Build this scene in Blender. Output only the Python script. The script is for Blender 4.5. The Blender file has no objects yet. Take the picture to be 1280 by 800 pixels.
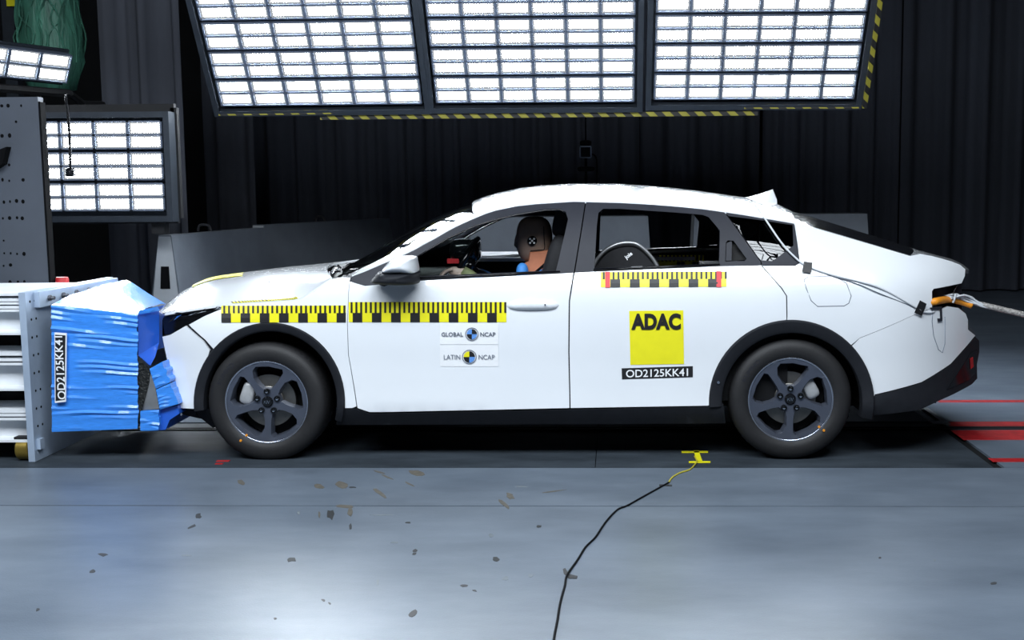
import bpy, math, random
import numpy as np
from mathutils import Vector, Matrix
from mathutils.geometry import delaunay_2d_cdt
R_ = math.radians
random.seed(7)
scene = bpy.context.scene
COL = scene.collection

# ------------------------------------------------------------------ camera
CAM = Vector((0.4657, -5.9288, 1.4076))
YAW, PITCH, ROLL, FPX, PPX, PPY = 0.0341, 0.1133, -0.0081, 1460.0, 720.8, 400.0
_fw = Vector((-math.sin(YAW)*math.cos(PITCH), math.cos(YAW)*math.cos(PITCH), -math.sin(PITCH)))
_r0 = Vector((math.cos(YAW), math.sin(YAW), 0)); _u0 = _r0.cross(_fw)
_r = _r0*math.cos(ROLL) + _u0*math.sin(ROLL); _u = -_r0*math.sin(ROLL) + _u0*math.cos(ROLL)
cd = bpy.data.cameras.new('camera'); cam = bpy.data.objects.new('camera', cd); COL.objects.link(cam)
cam.matrix_world = Matrix(((_r.x, _u.x, -_fw.x, CAM.x), (_r.y, _u.y, -_fw.y, CAM.y), (_r.z, _u.z, -_fw.z, CAM.z), (0, 0, 0, 1)))
cd.sensor_width = 36; cd.lens = FPX/1280*36; cd.shift_x = (640-PPX)/1280; cd.clip_end = 100
scene.camera = cam

# ------------------------------------------------------------------ world, exposure
w = bpy.data.worlds.new('world'); scene.world = w; w.use_nodes = True
w.node_tree.nodes['Background'].inputs[0].default_value = (0.02, 0.025, 0.035, 1)
w.node_tree.nodes['Background'].inputs[1].default_value = 0.05
vs = scene.view_settings
vs.view_transform = 'Standard'; vs.look = 'None'; vs.gamma = 1; vs.use_curve_mapping = False
vs.exposure = 1.5
LED_HIGH = 30.0      # radiance of one lit LED
LED_LOW = .16        # glow of the lit reflector around LEDs, put in as emission

# ------------------------------------------------------------------ survey helpers (photo pixel + known plane -> metres)
def ray(px, py):
    return _fw + _r*((px-PPX)/FPX) + _u*((PPY-py)/FPX)
def at(px, py, Y):
    d = ray(px, py); return CAM + d*((Y-CAM.y)/d.y)
def fl(px, py, z=0.0):
    d = ray(px, py); return CAM + d*((z-CAM.z)/d.z)

# ------------------------------------------------------------------ materials
def lin(c):
    return tuple(((v/255)/12.92 if v/255 <= .04045 else ((v/255+.055)/1.055)**2.4) for v in c) + (1,)
MAT = {}
def P(name, col, rough=.5, metal=0, var=.12, scale=8, coat=0, spec=.5, bump=0, bscale=60, stretch=None):
    m = bpy.data.materials.new(name); m.use_nodes = True; nt = m.node_tree; n = nt.nodes; l = nt.links
    b = n['Principled BSDF']; c = lin(col)
    b.inputs['Roughness'].default_value = rough; b.inputs['Metallic'].default_value = metal
    b.inputs['Coat Weight'].default_value = coat; b.inputs['Coat Roughness'].default_value = .05
    b.inputs['Specular IOR Level'].default_value = spec
    tc = n.new('ShaderNodeTexCoord'); src = tc.outputs['Object']
    if stretch:
        mp = n.new('ShaderNodeMapping'); mp.inputs['Scale'].default_value = stretch; l.new(src, mp.inputs[0]); src = mp.outputs[0]
    if var:
        nz = n.new('ShaderNodeTexNoise'); nz.inputs['Scale'].default_value = scale; nz.inputs['Detail'].default_value = 5
        rp = n.new('ShaderNodeValToRGB')
        rp.color_ramp.elements[0].position = .3; rp.color_ramp.elements[1].position = .7
        rp.color_ramp.elements[0].color = tuple(v*(1-var) for v in c[:3]) + (1,)
        rp.color_ramp.elements[1].color = tuple(min(1, v*(1+var)) for v in c[:3]) + (1,)
        l.new(src, nz.inputs['Vector']); l.new(nz.outputs['Fac'], rp.inputs[0]); l.new(rp.outputs[0], b.inputs['Base Color'])
    else:
        b.inputs['Base Color'].default_value = c
    if bump:
        nb = n.new('ShaderNodeTexNoise'); nb.inputs['Scale'].default_value = bscale; nb.inputs['Detail'].default_value = 4
        bp = n.new('ShaderNodeBump'); bp.inputs['Strength'].default_value = bump; bp.inputs['Distance'].default_value = .01
        l.new(src, nb.inputs['Vector']); l.new(nb.outputs['Fac'], bp.inputs['Height']); l.new(bp.outputs[0], b.inputs['Normal'])
    MAT[name] = m; return m
P('paint', (232, 236, 240), .22, 0, .01, 3, coat=1)
P('black_plastic', (32, 34, 39), .6, 0, .1, 30, spec=.2, bump=.05, bscale=300)
P('gloss_black', (14, 15, 18), .12, 0, .05, 10)
P('trim_grey', (40, 42, 50), .5, 0, .08, 10, spec=.22)
P('dark_inner', (9, 9, 10), .8, 0, .2, 10)
P('rubber', (26, 26, 28), .62, 0, .15, 25, bump=.1, bscale=120)
P('rim_metal', (96, 102, 116), .28, .6, .06, 15)
P('rim_bright', (176, 182, 196), .25, .9, .05, 15)
P('disc_steel', (120, 118, 114), .35, .9, .1, 30)
P('caliper', (176, 178, 180), .45, .3, .1, 30)
P('chrome', (200, 205, 212), .15, 1, .03, 10)
P('seat_cloth', (22, 23, 27), .8, 0, .2, 60, bump=.2, bscale=400)
P('dash', (14, 15, 17), .75, 0, .1, 30, spec=.2)
P('yellow_tape', (236, 228, 30), .45, 0, .03, 20)
P('black_ink', (24, 24, 27), .5, 0, .05, 20)
P('red_tape', (222, 48, 56), .5, 0, .12, 60)
P('white_tape', (238, 240, 242), .45, 0, .02, 20)
P('blue_ink', (96, 150, 222), .5, 0, .03, 20)
P('grey_ink', (92, 100, 112), .5, 0, .03, 20)
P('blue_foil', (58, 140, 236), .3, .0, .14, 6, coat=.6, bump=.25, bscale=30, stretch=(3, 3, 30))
P('blue_foil_shaded', (36, 92, 196), .34, .0, .15, 6, coat=.3, bump=.25, bscale=18)  # blue foil darkened, shade of the front faces painted in
P('honeycomb', (44, 46, 46), .45, .6, .5, 60, bump=.8, bscale=90)
P('bare_alu', (176, 178, 180), .35, .7, .15, 12)
P('steel_plate', (168, 184, 204), .45, .25, .12, 5, bump=.05)
P('beam_paint', (226, 230, 234), .4, 0, .05, 5)
P('block_grey', (68, 74, 84), .6, 0, .07, 4, bump=.04)
P('bolt', (96, 96, 100), .35, .8, .1, 40)
P('hole', (10, 11, 13), .9, 0, 0, spec=.1)
P('brass', (150, 128, 60), .4, .7, .15, 30)
P('lamp_frame', (52, 58, 66), .45, .4, .1, 12)
P('lamp_housing', (104, 114, 132), .4, .3, .06, 12)
P('lamp_dark', (16, 17, 20), .75, .0, .1, 12)
P('curtain_dark', (54, 58, 68), .9, 0, .18, 2, stretch=(1, 1, .1))
P('curtain_grey', (74, 77, 86), .9, 0, .15, 2, stretch=(1, 1, .1))
P('hall_wall', (26, 27, 30), .9, 0, .2, 2)
P('net_green', (60, 112, 94), .55, 0, .55, 14, bump=.8, bscale=40, stretch=(1, 1, .15))
P('dummy_skin', (146, 122, 106), .55, 0, .1, 20)
P('dummy_tan', (190, 120, 88), .55, 0, .08, 20)
P('dummy_blue', (60, 132, 204), .6, 0, .1, 20)
P('glove', (188, 172, 158), .6, 0, .12, 30)
P('sleeve', (112, 122, 84), .7, 0, .15, 30)
P('orange_hose', (232, 148, 40), .45, 0, .1, 20)
P('braid', (168, 164, 160), .5, .2, .6, 90, bump=.8, bscale=150)
P('white_cable', (206, 210, 214), .45, 0, .05, 20)
P('black_cable', (18, 19, 22), .8, 0, .1, 20, spec=.1)
P('yellow_cable', (196, 184, 60), .5, 0, .1, 20)
P('red_paint', (176, 36, 40), .5, 0, .25, 20)
P('stain_brown', (92, 88, 80), .6, 0, .25, 40)
P('stain_dark', (44, 46, 48), .6, 0, .25, 40)
P('stain_soft', (112, 120, 126), .6, 0, .15, 30)
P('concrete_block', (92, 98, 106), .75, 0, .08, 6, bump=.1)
P('concrete_lit', (164, 168, 172), .7, 0, .06, 6, bump=.05)  # block grey lightened, light on the end faces put into the colour

def glass(name, col, rough=.0, alpha=.25):
    m = bpy.data.materials.new(name); m.use_nodes = True; nt = m.node_tree; n = nt.nodes; l = nt.links
    n.remove(n['Principled BSDF']); out = n['Material Output']
    tr = n.new('ShaderNodeBsdfTransparent'); tr.inputs[0].default_value = lin(col)
    gl = n.new('ShaderNodeBsdfGlossy'); gl.inputs['Roughness'].default_value = rough
    fr = n.new('ShaderNodeFresnel'); fr.inputs[0].default_value = 1.5
    mx = n.new('ShaderNodeMixShader'); l.new(fr.outputs[0], mx.inputs[0]); l.new(tr.outputs[0], mx.inputs[1]); l.new(gl.outputs[0], mx.inputs[2])
    l.new(mx.outputs[0], out.inputs[0]); MAT[name] = m
glass('clear_glass', (226, 234, 230)); glass('tinted_glass', (70, 76, 78)); glass('screen_glass', (190, 205, 200))

def led_mat():
    m = bpy.data.materials.new('led_light'); m.use_nodes = True; nt = m.node_tree; n = nt.nodes; l = nt.links
    n.remove(n['Principled BSDF']); out = n['Material Output']
    tc = n.new('ShaderNodeTexCoord'); sp = n.new('ShaderNodeSeparateXYZ'); l.new(tc.outputs['Object'], sp.inputs[0])
    def M(op, a, b=None):
        k = n.new('ShaderNodeMath'); k.operation = op
        for i, v in enumerate((a, b)):
            if v is None: continue
            if isinstance(v, (int, float)): k.inputs[i].default_value = v
            else: l.new(v, k.inputs[i])
        return k.outputs[0]
    PX, PY = .0205, .0185
    row = M('FLOOR', M('DIVIDE', sp.outputs[1], PY))
    fy = M('SUBTRACT', M('FRACT', M('DIVIDE', sp.outputs[1], PY)), .5)
    fx = M('SUBTRACT', M('FRACT', M('ADD', M('DIVIDE', sp.outputs[0], PX), M('MULTIPLY', row, .5))), .5)
    d = M('SQRT', M('ADD', M('MULTIPLY', fx, fx), M('MULTIPLY', fy, fy)))
    mask = M('MULTIPLY', M('LESS_THAN', d, .36), M('MULTIPLY', M('LESS_THAN', M('ABSOLUTE', sp.outputs[0]), .108), M('LESS_THAN', M('ABSOLUTE', sp.outputs[1]), .0385)))
    s = M('ADD', M('MULTIPLY', mask, LED_HIGH-LED_LOW), LED_LOW)
    em = n.new('ShaderNodeEmission'); em.inputs[0].default_value = (.86, .93, 1.0, 1); l.new(s, em.inputs[1]); l.new(em.outputs[0], out.inputs[0])
    MAT['led_light'] = m
    m = bpy.data.materials.new('led_plain'); m.use_nodes = True; nt = m.node_tree; nt.nodes.remove(nt.nodes['Principled BSDF'])
    em = nt.nodes.new('ShaderNodeEmission'); em.inputs[0].default_value = (.86, .93, 1.0, 1); em.inputs[1].default_value = LED_HIGH*.3; nt.links.new(em.outputs[0], nt.nodes['Material Output'].inputs[0]); MAT['led_plain'] = m
led_mat()

def hazard_mat():
    m = P('hazard', (200, 190, 50), .6, 0, 0); nt = m.node_tree; n = nt.nodes; l = nt.links; b = n['Principled BSDF']
    tc = n.new('ShaderNodeTexCoord'); sp = n.new('ShaderNodeSeparateXYZ'); l.new(tc.outputs['Object'], sp.inputs[0])
    a = n.new('ShaderNodeMath'); a.operation = 'ADD'; l.new(sp.outputs[0], a.inputs[0]); l.new(sp.outputs[2], a.inputs[1])
    d = n.new('ShaderNodeMath'); d.operation = 'DIVIDE'; d.inputs[1].default_value = .13; l.new(a.outputs[0], d.inputs[0])
    f = n.new('ShaderNodeMath'); f.operation = 'FRACT'; l.new(d.outputs[0], f.inputs[0])
    g = n.new('ShaderNodeMath'); g.operation = 'GREATER_THAN'; g.inputs[1].default_value = .5; l.new(f.outputs[0], g.inputs[0])
    mx = n.new('ShaderNodeMix'); mx.data_type = 'RGBA'; l.new(g.outputs[0], mx.inputs[0])
    mx.inputs[6].default_value = lin((20, 20, 20)); mx.inputs[7].default_value = lin((150, 142, 40)); l.new(mx.outputs[2], b.inputs['Base Color'])
hazard_mat()

def floor_mat(name, c1, c2, rough, rvar, scale=1.6):
    m = bpy.data.materials.new(name); m.use_nodes = True; nt = m.node_tree; n = nt.nodes; l = nt.links; b = n['Principled BSDF']
    geo = n.new('ShaderNodeNewGeometry'); mp = n.new('ShaderNodeMapping'); mp.inputs['Scale'].default_value = (.7, 1.6, 1); l.new(geo.outputs['Position'], mp.inputs[0])
    nz = n.new('ShaderNodeTexNoise'); nz.inputs['Scale'].default_value = scale; nz.inputs['Detail'].default_value = 8; nz.inputs['Roughness'].default_value = .62; l.new(mp.outputs[0], nz.inputs['Vector'])
    rp = n.new('ShaderNodeValToRGB'); rp.color_ramp.elements[0].position = .28; rp.color_ramp.elements[1].position = .72
    rp.color_ramp.elements[0].color = lin(c1); rp.color_ramp.elements[1].color = lin(c2)
    l.new(nz.outputs['Fac'], rp.inputs[0]); l.new(rp.outputs[0], b.inputs['Base Color'])
    n2 = n.new('ShaderNodeTexNoise'); n2.inputs['Scale'].default_value = 5; n2.inputs['Detail'].default_value = 6; l.new(mp.outputs[0], n2.inputs['Vector'])
    mr = n.new('ShaderNodeMapRange'); mr.inputs[3].default_value = rough-rvar; mr.inputs[4].default_value = rough+rvar
    l.new(n2.outputs['Fac'], mr.inputs[0]); l.new(mr.outputs[0], b.inputs['Roughness'])
    n3 = n.new('ShaderNodeTexNoise'); n3.inputs['Scale'].default_value = 140; n3.inputs['Detail'].default_value = 3; l.new(geo.outputs['Position'], n3.inputs['Vector'])
    bp = n.new('ShaderNodeBump'); bp.inputs['Strength'].default_value = .12; bp.inputs['Distance'].default_value = .004
    l.new(n3.outputs['Fac'], bp.inputs['Height']); l.new(bp.outputs[0], b.inputs['Normal'])
    b.inputs['Specular IOR Level'].default_value = .2
    MAT[name] = m
floor_mat('floor_coat', (86, 96, 108), (114, 125, 138), .32, .06)
floor_mat('track_mat', (40, 46, 52), (66, 74, 82), .55, .1, 3)
floor_mat('joint', (18, 19, 20), (26, 27, 28), .8, .05)

# ------------------------------------------------------------------ mesh helpers
def origin(o):
    v = Vector((0, 0, 0))
    while o is not None:
        v += o.location; o = o.parent
    return v
class MB:
    def __init__(s): s.v = []; s.f = []
    def quad(s, a, b, c, d):
        i = len(s.v); s.v += [Vector(a), Vector(b), Vector(c), Vector(d)]; s.f.append((i, i+1, i+2, i+3)); return s
    def poly(s, pts):
        i = len(s.v); s.v += [Vector(p) for p in pts]; s.f.append(tuple(range(i, i+len(pts)))); return s
    def box(s, lo, hi, M=None, bev=0):
        x0, y0, z0 = lo; x1, y1, z1 = hi
        p = [(x0, y0, z0), (x1, y0, z0), (x1, y1, z0), (x0, y1, z0), (x0, y0, z1), (x1, y0, z1), (x1, y1, z1), (x0, y1, z1)]
        i = len(s.v); s.v += [(M @ Vector(q)) if M else Vector(q) for q in p]
        s.f += [tuple(i+k for k in q) for q in ((0, 3, 2, 1), (4, 5, 6, 7), (0, 1, 5, 4), (1, 2, 6, 5), (2, 3, 7, 6), (3, 0, 4, 7))]; return s
    def grid(s, rows, closed_u=False, closed_v=False):
        i = len(s.v); nu = len(rows); nv = len(rows[0])
        for r in rows: s.v += [Vector(p) for p in r]
        for a in range(nu if closed_u else nu-1):
            for b in range(nv if closed_v else nv-1):
                a2, b2 = (a+1) % nu, (b+1) % nv
                s.f.append((i+a*nv+b, i+a2*nv+b, i+a2*nv+b2, i+a*nv+b2))
        return s
    def tube(s, pts, r, seg=8, caps=True):
        pts = [Vector(p) for p in pts]; rows = []; n = len(pts); rr = r if isinstance(r, (list, tuple)) else [r]*n
        pu = None
        for k, p in enumerate(pts):
            t = (pts[min(k+1, n-1)]-pts[max(k-1, 0)]).normalized()
            if pu is None: pu = t.orthogonal().normalized()
            pu = (pu - t*pu.dot(t)).normalized(); b = t.cross(pu)
            rows.append([p+(pu*math.cos(2*math.pi*q/seg)+b*math.sin(2*math.pi*q/seg))*rr[k] for q in range(seg)])
        i = len(s.v); s.grid(rows, closed_v=True)
        if caps:
            s.f.append(tuple(i+q for q in range(seg))[::-1]); s.f.append(tuple(i+(n-1)*seg+q for q in range(seg)))
        return s
    def lathe(s, prof, c, axis='y', seg=48, a0=0, a1=2*math.pi):
        full = abs(a1-a0-2*math.pi) < 1e-6; c = Vector(c); rows = []
        for k in range(seg if full else seg+1):
            a = a0+(a1-a0)*k/seg; ca, sa = math.cos(a), math.sin(a)
            rows.append([c+(Vector((r*ca, h, r*sa)) if axis == 'y' else Vector((r*ca, r*sa, h)) if axis == 'z' else Vector((h, r*ca, r*sa))) for r, h in prof])
        s.grid(rows, closed_u=full); return s
    def prism(s, poly, y0, y1, M=None):     # poly in (x,z), extruded in y
        n = len(poly); i = len(s.v)
        for y in (y0, y1):
            for x, z in poly:
                q = Vector((x, y, z)); s.v.append(M @ q if M else q)
        s.f.append(tuple(i+k for k in range(n))); s.f.append(tuple(i+n+k for k in range(n))[::-1])
        for k in range(n): s.f.append((i+k, i+n+k, i+n+(k+1) % n, i+(k+1) % n))
        return s
    def sell(s, c, rad, e=1.0, M=None, nu=20, nv=12, taper=0):
        c = Vector(c); rows = []
        sg = lambda v, p: math.copysign(abs(v)**p, v)
        for a in range(nv+1):
            ph = -math.pi/2+math.pi*a/nv; row = []
            for b in range(nu):
                th = 2*math.pi*b/nu; zz = sg(math.sin(ph), e); k = 1+taper*zz
                q = Vector((rad[0]*sg(math.cos(ph), e)*sg(math.cos(th), e)*k, rad[1]*sg(math.cos(ph), e)*sg(math.sin(th), e)*k, rad[2]*zz))
                row.append(c+(M @ q if M else q))
            rows.append(row)
        s.grid(rows, closed_v=True); return s
    def build(s, name, mat, parent=None, smooth=False, local=False, sharp=None):
        o_ = Vector((0, 0, 0)) if (local or parent is None) else origin(parent)
        me = bpy.data.meshes.new(name); me.from_pydata([tuple(v-o_) for v in s.v], [], s.f)
        me.materials.append(MAT[mat]); me.validate(); me.update()
        import bmesh
        bm = bmesh.new(); bm.from_mesh(me); bmesh.ops.remove_doubles(bm, verts=bm.verts, dist=1e-5) if smooth else None
        bmesh.ops.recalc_face_normals(bm, faces=bm.faces) if s.recalc else None
        bm.to_mesh(me); bm.free()
        if smooth:
            me.shade_smooth()
            if sharp: me.set_sharp_from_angle(angle=R_(sharp))
        ob = bpy.data.objects.new(name, me); COL.objects.link(ob)
        if parent is not None: ob.parent = parent
        return ob
    recalc = True
def tag(o, label=None, cat=None, group=None, kind=None):
    if label: o['label'] = label
    if cat: o['category'] = cat
    if group: o['group'] = group
    if kind: o['kind'] = kind
    return o
def empty(name, loc, label=None, cat=None, group=None, M=None):
    o = bpy.data.objects.new(name, None); COL.objects.link(o); o.empty_display_size = .1
    if M is not None: o.matrix_world = M
    else: o.location = loc
    return tag(o, label, cat, group)
def inst(src, parent, loc, rot=None):
    o = src.copy(); COL.objects.link(o); o.parent = parent; o.location = loc
    if rot: o.rotation_euler = rot
    return o
def spline(xs, ys):
    xs = np.array(xs, float); ys = np.array(ys, float); d = np.diff(ys)/np.diff(xs)
    m = np.concatenate([[d[0]], np.where(d[:-1]*d[1:] > 0, 2*d[:-1]*d[1:]/(d[:-1]+d[1:]+1e-12), 0), [d[-1]]])
    def f(x):
        if x <= xs[0]: return float(ys[0]+m[0]*(x-xs[0]))
        if x >= xs[-1]: return float(ys[-1]+m[-1]*(x-xs[-1]))
        i = int(np.searchsorted(xs, x)-1); h = xs[i+1]-xs[i]; t = (x-xs[i])/h
        return float((2*t**3-3*t*t+1)*ys[i]+(t**3-2*t*t+t)*h*m[i]+(-2*t**3+3*t*t)*ys[i+1]+(t**3-t*t)*h*m[i+1])
    return f
def sm(a, b, x):
    t = min(1, max(0, (x-a)/(b-a))); return t*t*(3-2*t)
def smooth_path(pts, n=8, closed=False):
    pts = [Vector(p) for p in pts]; N = len(pts); out = []
    for i in range(N if closed else N-1):
        g = (lambda k: pts[k % N]) if closed else (lambda k: pts[min(max(k, 0), N-1)])
        p0, p1, p2, p3 = g(i-1), g(i), g(i+1), g(i+2)
        for k in range(n):
            t = k/n; out.append(.5*((2*p1)+(p2-p0)*t+(2*p0-5*p1+4*p2-p3)*t*t+(3*p1-p0-3*p2+p3)*t**3))
    if not closed: out.append(pts[-1])
    return out
def text_mesh(txt, size=1.0, sx=1.0, bold=0.0, spacing=1.0):
    cu = bpy.data.curves.new('t', 'FONT'); cu.body = txt; cu.size = size; cu.offset = bold; cu.align_x = 'CENTER'; cu.align_y = 'CENTER'
    cu.space_character = spacing; cu.resolution_u = 4
    o = bpy.data.objects.new('t', cu); COL.objects.link(o); bpy.context.view_layer.update()
    me = o.to_mesh(); vs_ = [(v.co.x*sx, v.co.y) for v in me.vertices]; fs = [tuple(p.vertices) for p in me.polygons]
    o.to_mesh_clear(); bpy.data.objects.remove(o); bpy.data.curves.remove(cu)
    if vs_:
        xs = [a for a, b in vs_]; ys = [b for a, b in vs_]; cx, cy = (min(xs)+max(xs))/2, (min(ys)+max(ys))/2
        vs_ = [(a-cx, b-cy) for a, b in vs_]
    return vs_, fs, (max(xs)-min(xs), max(ys)-min(ys))

# ================================================================== THE SETTING
X0, X1, Y0, Y1, ZC = -9.5, 9.0, -10.0, 11.2, 6.4
YT = fl(640, 584.5).y          # front edge of the dark run-up track
YJ = fl(640, 632.5).y          # joint in the floor in front of it
YB = fl(1150, 527).y           # rear edge of the track
XR = fl(1205, 556).x           # right end of the track
floor = MB().box((X0, Y0, -.12), (X1, Y1, -.012)).build('floor', 'joint'); tag(floor, kind='structure')
def slab(x0, x1, y0, y1, mat='floor_coat', name='floor_slab', z=0.0):
    return MB().box((x0, y0, -.012), (x1, y1, z)).build(name, mat, floor)
g = .0065
slab(X0, X1, Y0, YJ-g); slab(X0, X1, YJ+g, YT-g)
xs = [X0, -6.0, -3.35, fl(745, 570).x, XR]
for a, b in zip(xs[:-1], xs[1:]): slab(a+.002, b-.002, YT+.012, YB-.02, 'track_mat', 'track_plate', -.002)
slab(XR+.05, X1, YT+g, YB-g); slab(X0, X1, YB+g, Y1)
# guide rail of the towing track, running under the car
yr = fl(1230, 535.5).y
rail = MB().box((X0, yr-.035, 0), (X1, yr-.012, .006)).box((X0, yr+.012, 0), (X1, yr+.035, .006)).build('tow_rail', 'black_plastic', floor)
for py0, py1, px in ((527.5, 533, 1184), (538, 550, 1196), (573, 577.5, 1238), (500.5, 503, 1172)):
    a, b = fl(px, py1), fl(px, py0)
    m = MB(); m.box((fl(px, (py0+py1)/2).x, a.y, 0), (X1-.2, b.y, .0015)); m.build('red_stripe', 'red_paint', floor)
a = fl(1150, 511); b = fl(1190, 531)
MB().box((a.x-.05, b.y, 0), (a.x+.05, a.y, .006)).build('metal_strip', 'bare_alu', floor)
m = MB(); m.box((a.x-.012, b.y+.1, .006), (a.x+.012, a.y-.05, .008)); m.build('slot', 'hole', floor)

def wall(name, lo, hi): tag(MB().box(lo, hi).build(name, 'hall_wall'), kind='structure')
wall('wall_back', (X0, Y1, 0), (X1, Y1+.2, ZC)); wall('wall_left', (X0-.2, Y0, 0), (X0, Y1, ZC)); wall('wall_right', (X1, Y0, 0), (X1+.2, Y1, ZC))
wall('wall_front', (X0, Y0-.2, 0), (X1, Y0, ZC)); wall('ceiling', (X0, Y0, ZC), (X1, Y1, ZC+.2))

# marks worn into the floor coat
def mark(px, py, wpx, hpx, ang=0, mat='stain_dark', n=9, name='worn_spot', seed=0):
    rnd = random.Random(int(px*31+py)); pts = []
    for k in range(n):
        a = 2*math.pi*k/n; r = rnd.uniform(.6, 1.1)
        u, v = wpx/2*math.cos(a)*r, hpx/2*math.sin(a)*r; ca, sa = math.cos(R_(ang)), math.sin(R_(ang))
        pts.append(fl(px+u*ca+v*sa, py-u*sa+v*ca, .001))
    m = MB(); m.poly(pts)
    lo = [Vector((p.x, p.y, 0)) for p in pts]
    for k in range(n): m.quad(pts[k], pts[(k+1) % n], lo[(k+1) % n], lo[k])
    m.build(name, mat, floor)
for a in [(302, 603, 11, 8, -40, 'stain_brown'), (399, 608, 14, 6, -10, 'stain_brown'), (427, 606, 18, 9, -15, 'stain_brown'), (441, 609, 10, 2, 0, 'stain_dark'), (474, 616, 22, 5, -35, 'stain_brown'),
          (484, 596, 22, 2.5, -22, 'stain_brown'), (474, 590, 16, 2, -15, 'stain_brown'), (511, 604.5, 16, 2.5, -25, 'stain_brown'), (520, 591, 24, 8, -12, 'stain_brown'), (638, 620, 15, 7, -30, 'stain_brown'),
          (630, 630, 22, 6, -35, 'stain_brown'), (413, 643, 11, 15, 10, 'stain_dark'), (438, 640, 9, 13, 0, 'stain_brown'), (432, 633, 25, 5, 0, 'stain_brown'), (399, 643, 3, 9, 0, 'stain_brown'), (438, 658, 4, 8, 0, 'stain_dark'),
          (248, 645, 9, 7, 20, 'stain_dark'), (240, 658, 12, 4, 25, 'stain_dark'), (364, 699, 14, 7, 0, 'stain_dark'), (128, 693, 13, 5, 0, 'stain_dark'), (116, 714, 9, 5, 10, 'stain_dark'), (620, 699, 13, 6, 0, 'stain_dark'),
          (516, 767, 14, 9, 30, 'stain_dark'), (519, 688, 8, 4, 10, 'stain_dark'), (518, 692, 7, 3, 10, 'stain_dark'), (510, 653, 8, 2.5, 0, 'stain_dark'), (493, 678, 10, 3, 0, 'stain_soft'), (614, 669, 7, 5, 0, 'stain_soft'),
          (632, 723, 9, 5, 10, 'stain_soft'), (663, 719, 8, 5, 0, 'stain_soft'), (580, 732, 10, 4, 5, 'stain_dark'), (593, 738, 8, 2.5, -10, 'stain_dark'), (674, 658, 7, 4, 0, 'stain_dark'), (472, 727, 4, 9, -10, 'stain_soft'),
          (404, 750, 6, 3, -20, 'stain_dark'), (412, 754, 5, 2.5, -20, 'stain_dark'), (692, 614, 33, 1.6, 8, 'stain_brown'), (1242, 729, 10, 3.5, 0, 'stain_dark'), (1100, 697, 4, 2.5, 0, 'stain_dark'), (47, 762, 6, 4, 30, 'stain_dark'),
          (232, 694, 16, 2, 0, 'stain_soft'), (652, 608, 20, 1.5, 0, 'stain_soft'), (344, 773, 4, 3, 0, 'stain_dark'), (373, 641, 5, 5, 20, 'stain_soft'), (480, 643.5, 36, 1.5, 0, 'stain_soft'), (1168, 700, 4, 3, 0, 'stain_soft')]:
    mark(*a)
m = MB()
for (x, y, w_, h_) in ((279, 576, 18, 1.4), (274, 579.5, 11, 1.2)):
    a, b = fl(x-w_/2, y+h_/2), fl(x+w_/2, y-h_/2); m.box((a.x, a.y, -.002), (b.x, b.y, .001))
m.build('red_mark', 'red_paint', floor)

# ------------------------------------------------------------------ curtains
def curtain(x0, x1, Y, z0, z1, mat, label, amp=.09, per=.34, seed=1, group=None, slope=0.0):
    rnd = random.Random(seed); n = int((x1-x0)/.045)+2; ph = [rnd.uniform(0, 6.28) for _ in range(4)]; rows = []
    for j, zf in enumerate((0, .33, .66, 1)):
        row = []
        for i in range(n):
            x = x0+(x1-x0)*i/(n-1); a = amp*(1-.25*zf)
            y = Y+slope*(x-x0)+a*math.sin(2*math.pi*x/per+ph[0]+1.3*math.sin(x*2.1+ph[1]))+a*.5*math.sin(2*math.pi*x/(per*.43)+ph[2]+.5*zf)+.1*math.sin(x*1.1+ph[3])
            row.append((x, y, z0+(z1-z0)*zf))
        rows.append(row)
    r2 = [[(p[0], p[1]+.012, p[2]) for p in r] for r in rows]
    m = MB(); m.grid(rows); m.grid(r2); o = m.build('curtain', mat, smooth=True)
    return tag(o, label, 'curtain', group)
yb = fl(1235, 364).y
def cx(px, Y): return at(px, 300, Y).x
cuts = [(312, 535, 'dark stage curtain behind the grey blocks left of the car roof'), (535, 800, 'dark curtain hanging behind the middle of the car roof'),
        (800, 950, 'dark curtain hanging behind the rear end of the roof'), (950, 1120, 'dark curtain hanging above the sloping rear window'), (1120, 1420, 'dark curtain at the far right behind the boot')]
for i, (a, b, lb) in enumerate(cuts):
    curtain(cx(a, yb)+.005, cx(b, yb)-.005, yb, .02, 6.2, 'curtain_dark', lb, seed=i+3, per=(.42, .34, .5, .38, .55)[i])
curtain(cx(262, 8.2), cx(325, 8.2), 8.2, .02, 6.2, 'curtain_grey', 'narrow grey curtain right of the black gap', seed=21, amp=.07, per=.4)
curtain(cx(142, 5.2), cx(238, 5.2), 5.2, .02, 6.0, 'curtain_grey', 'lighter grey curtain beside the upright lamp bank', seed=31, amp=.09, per=.36)

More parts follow.
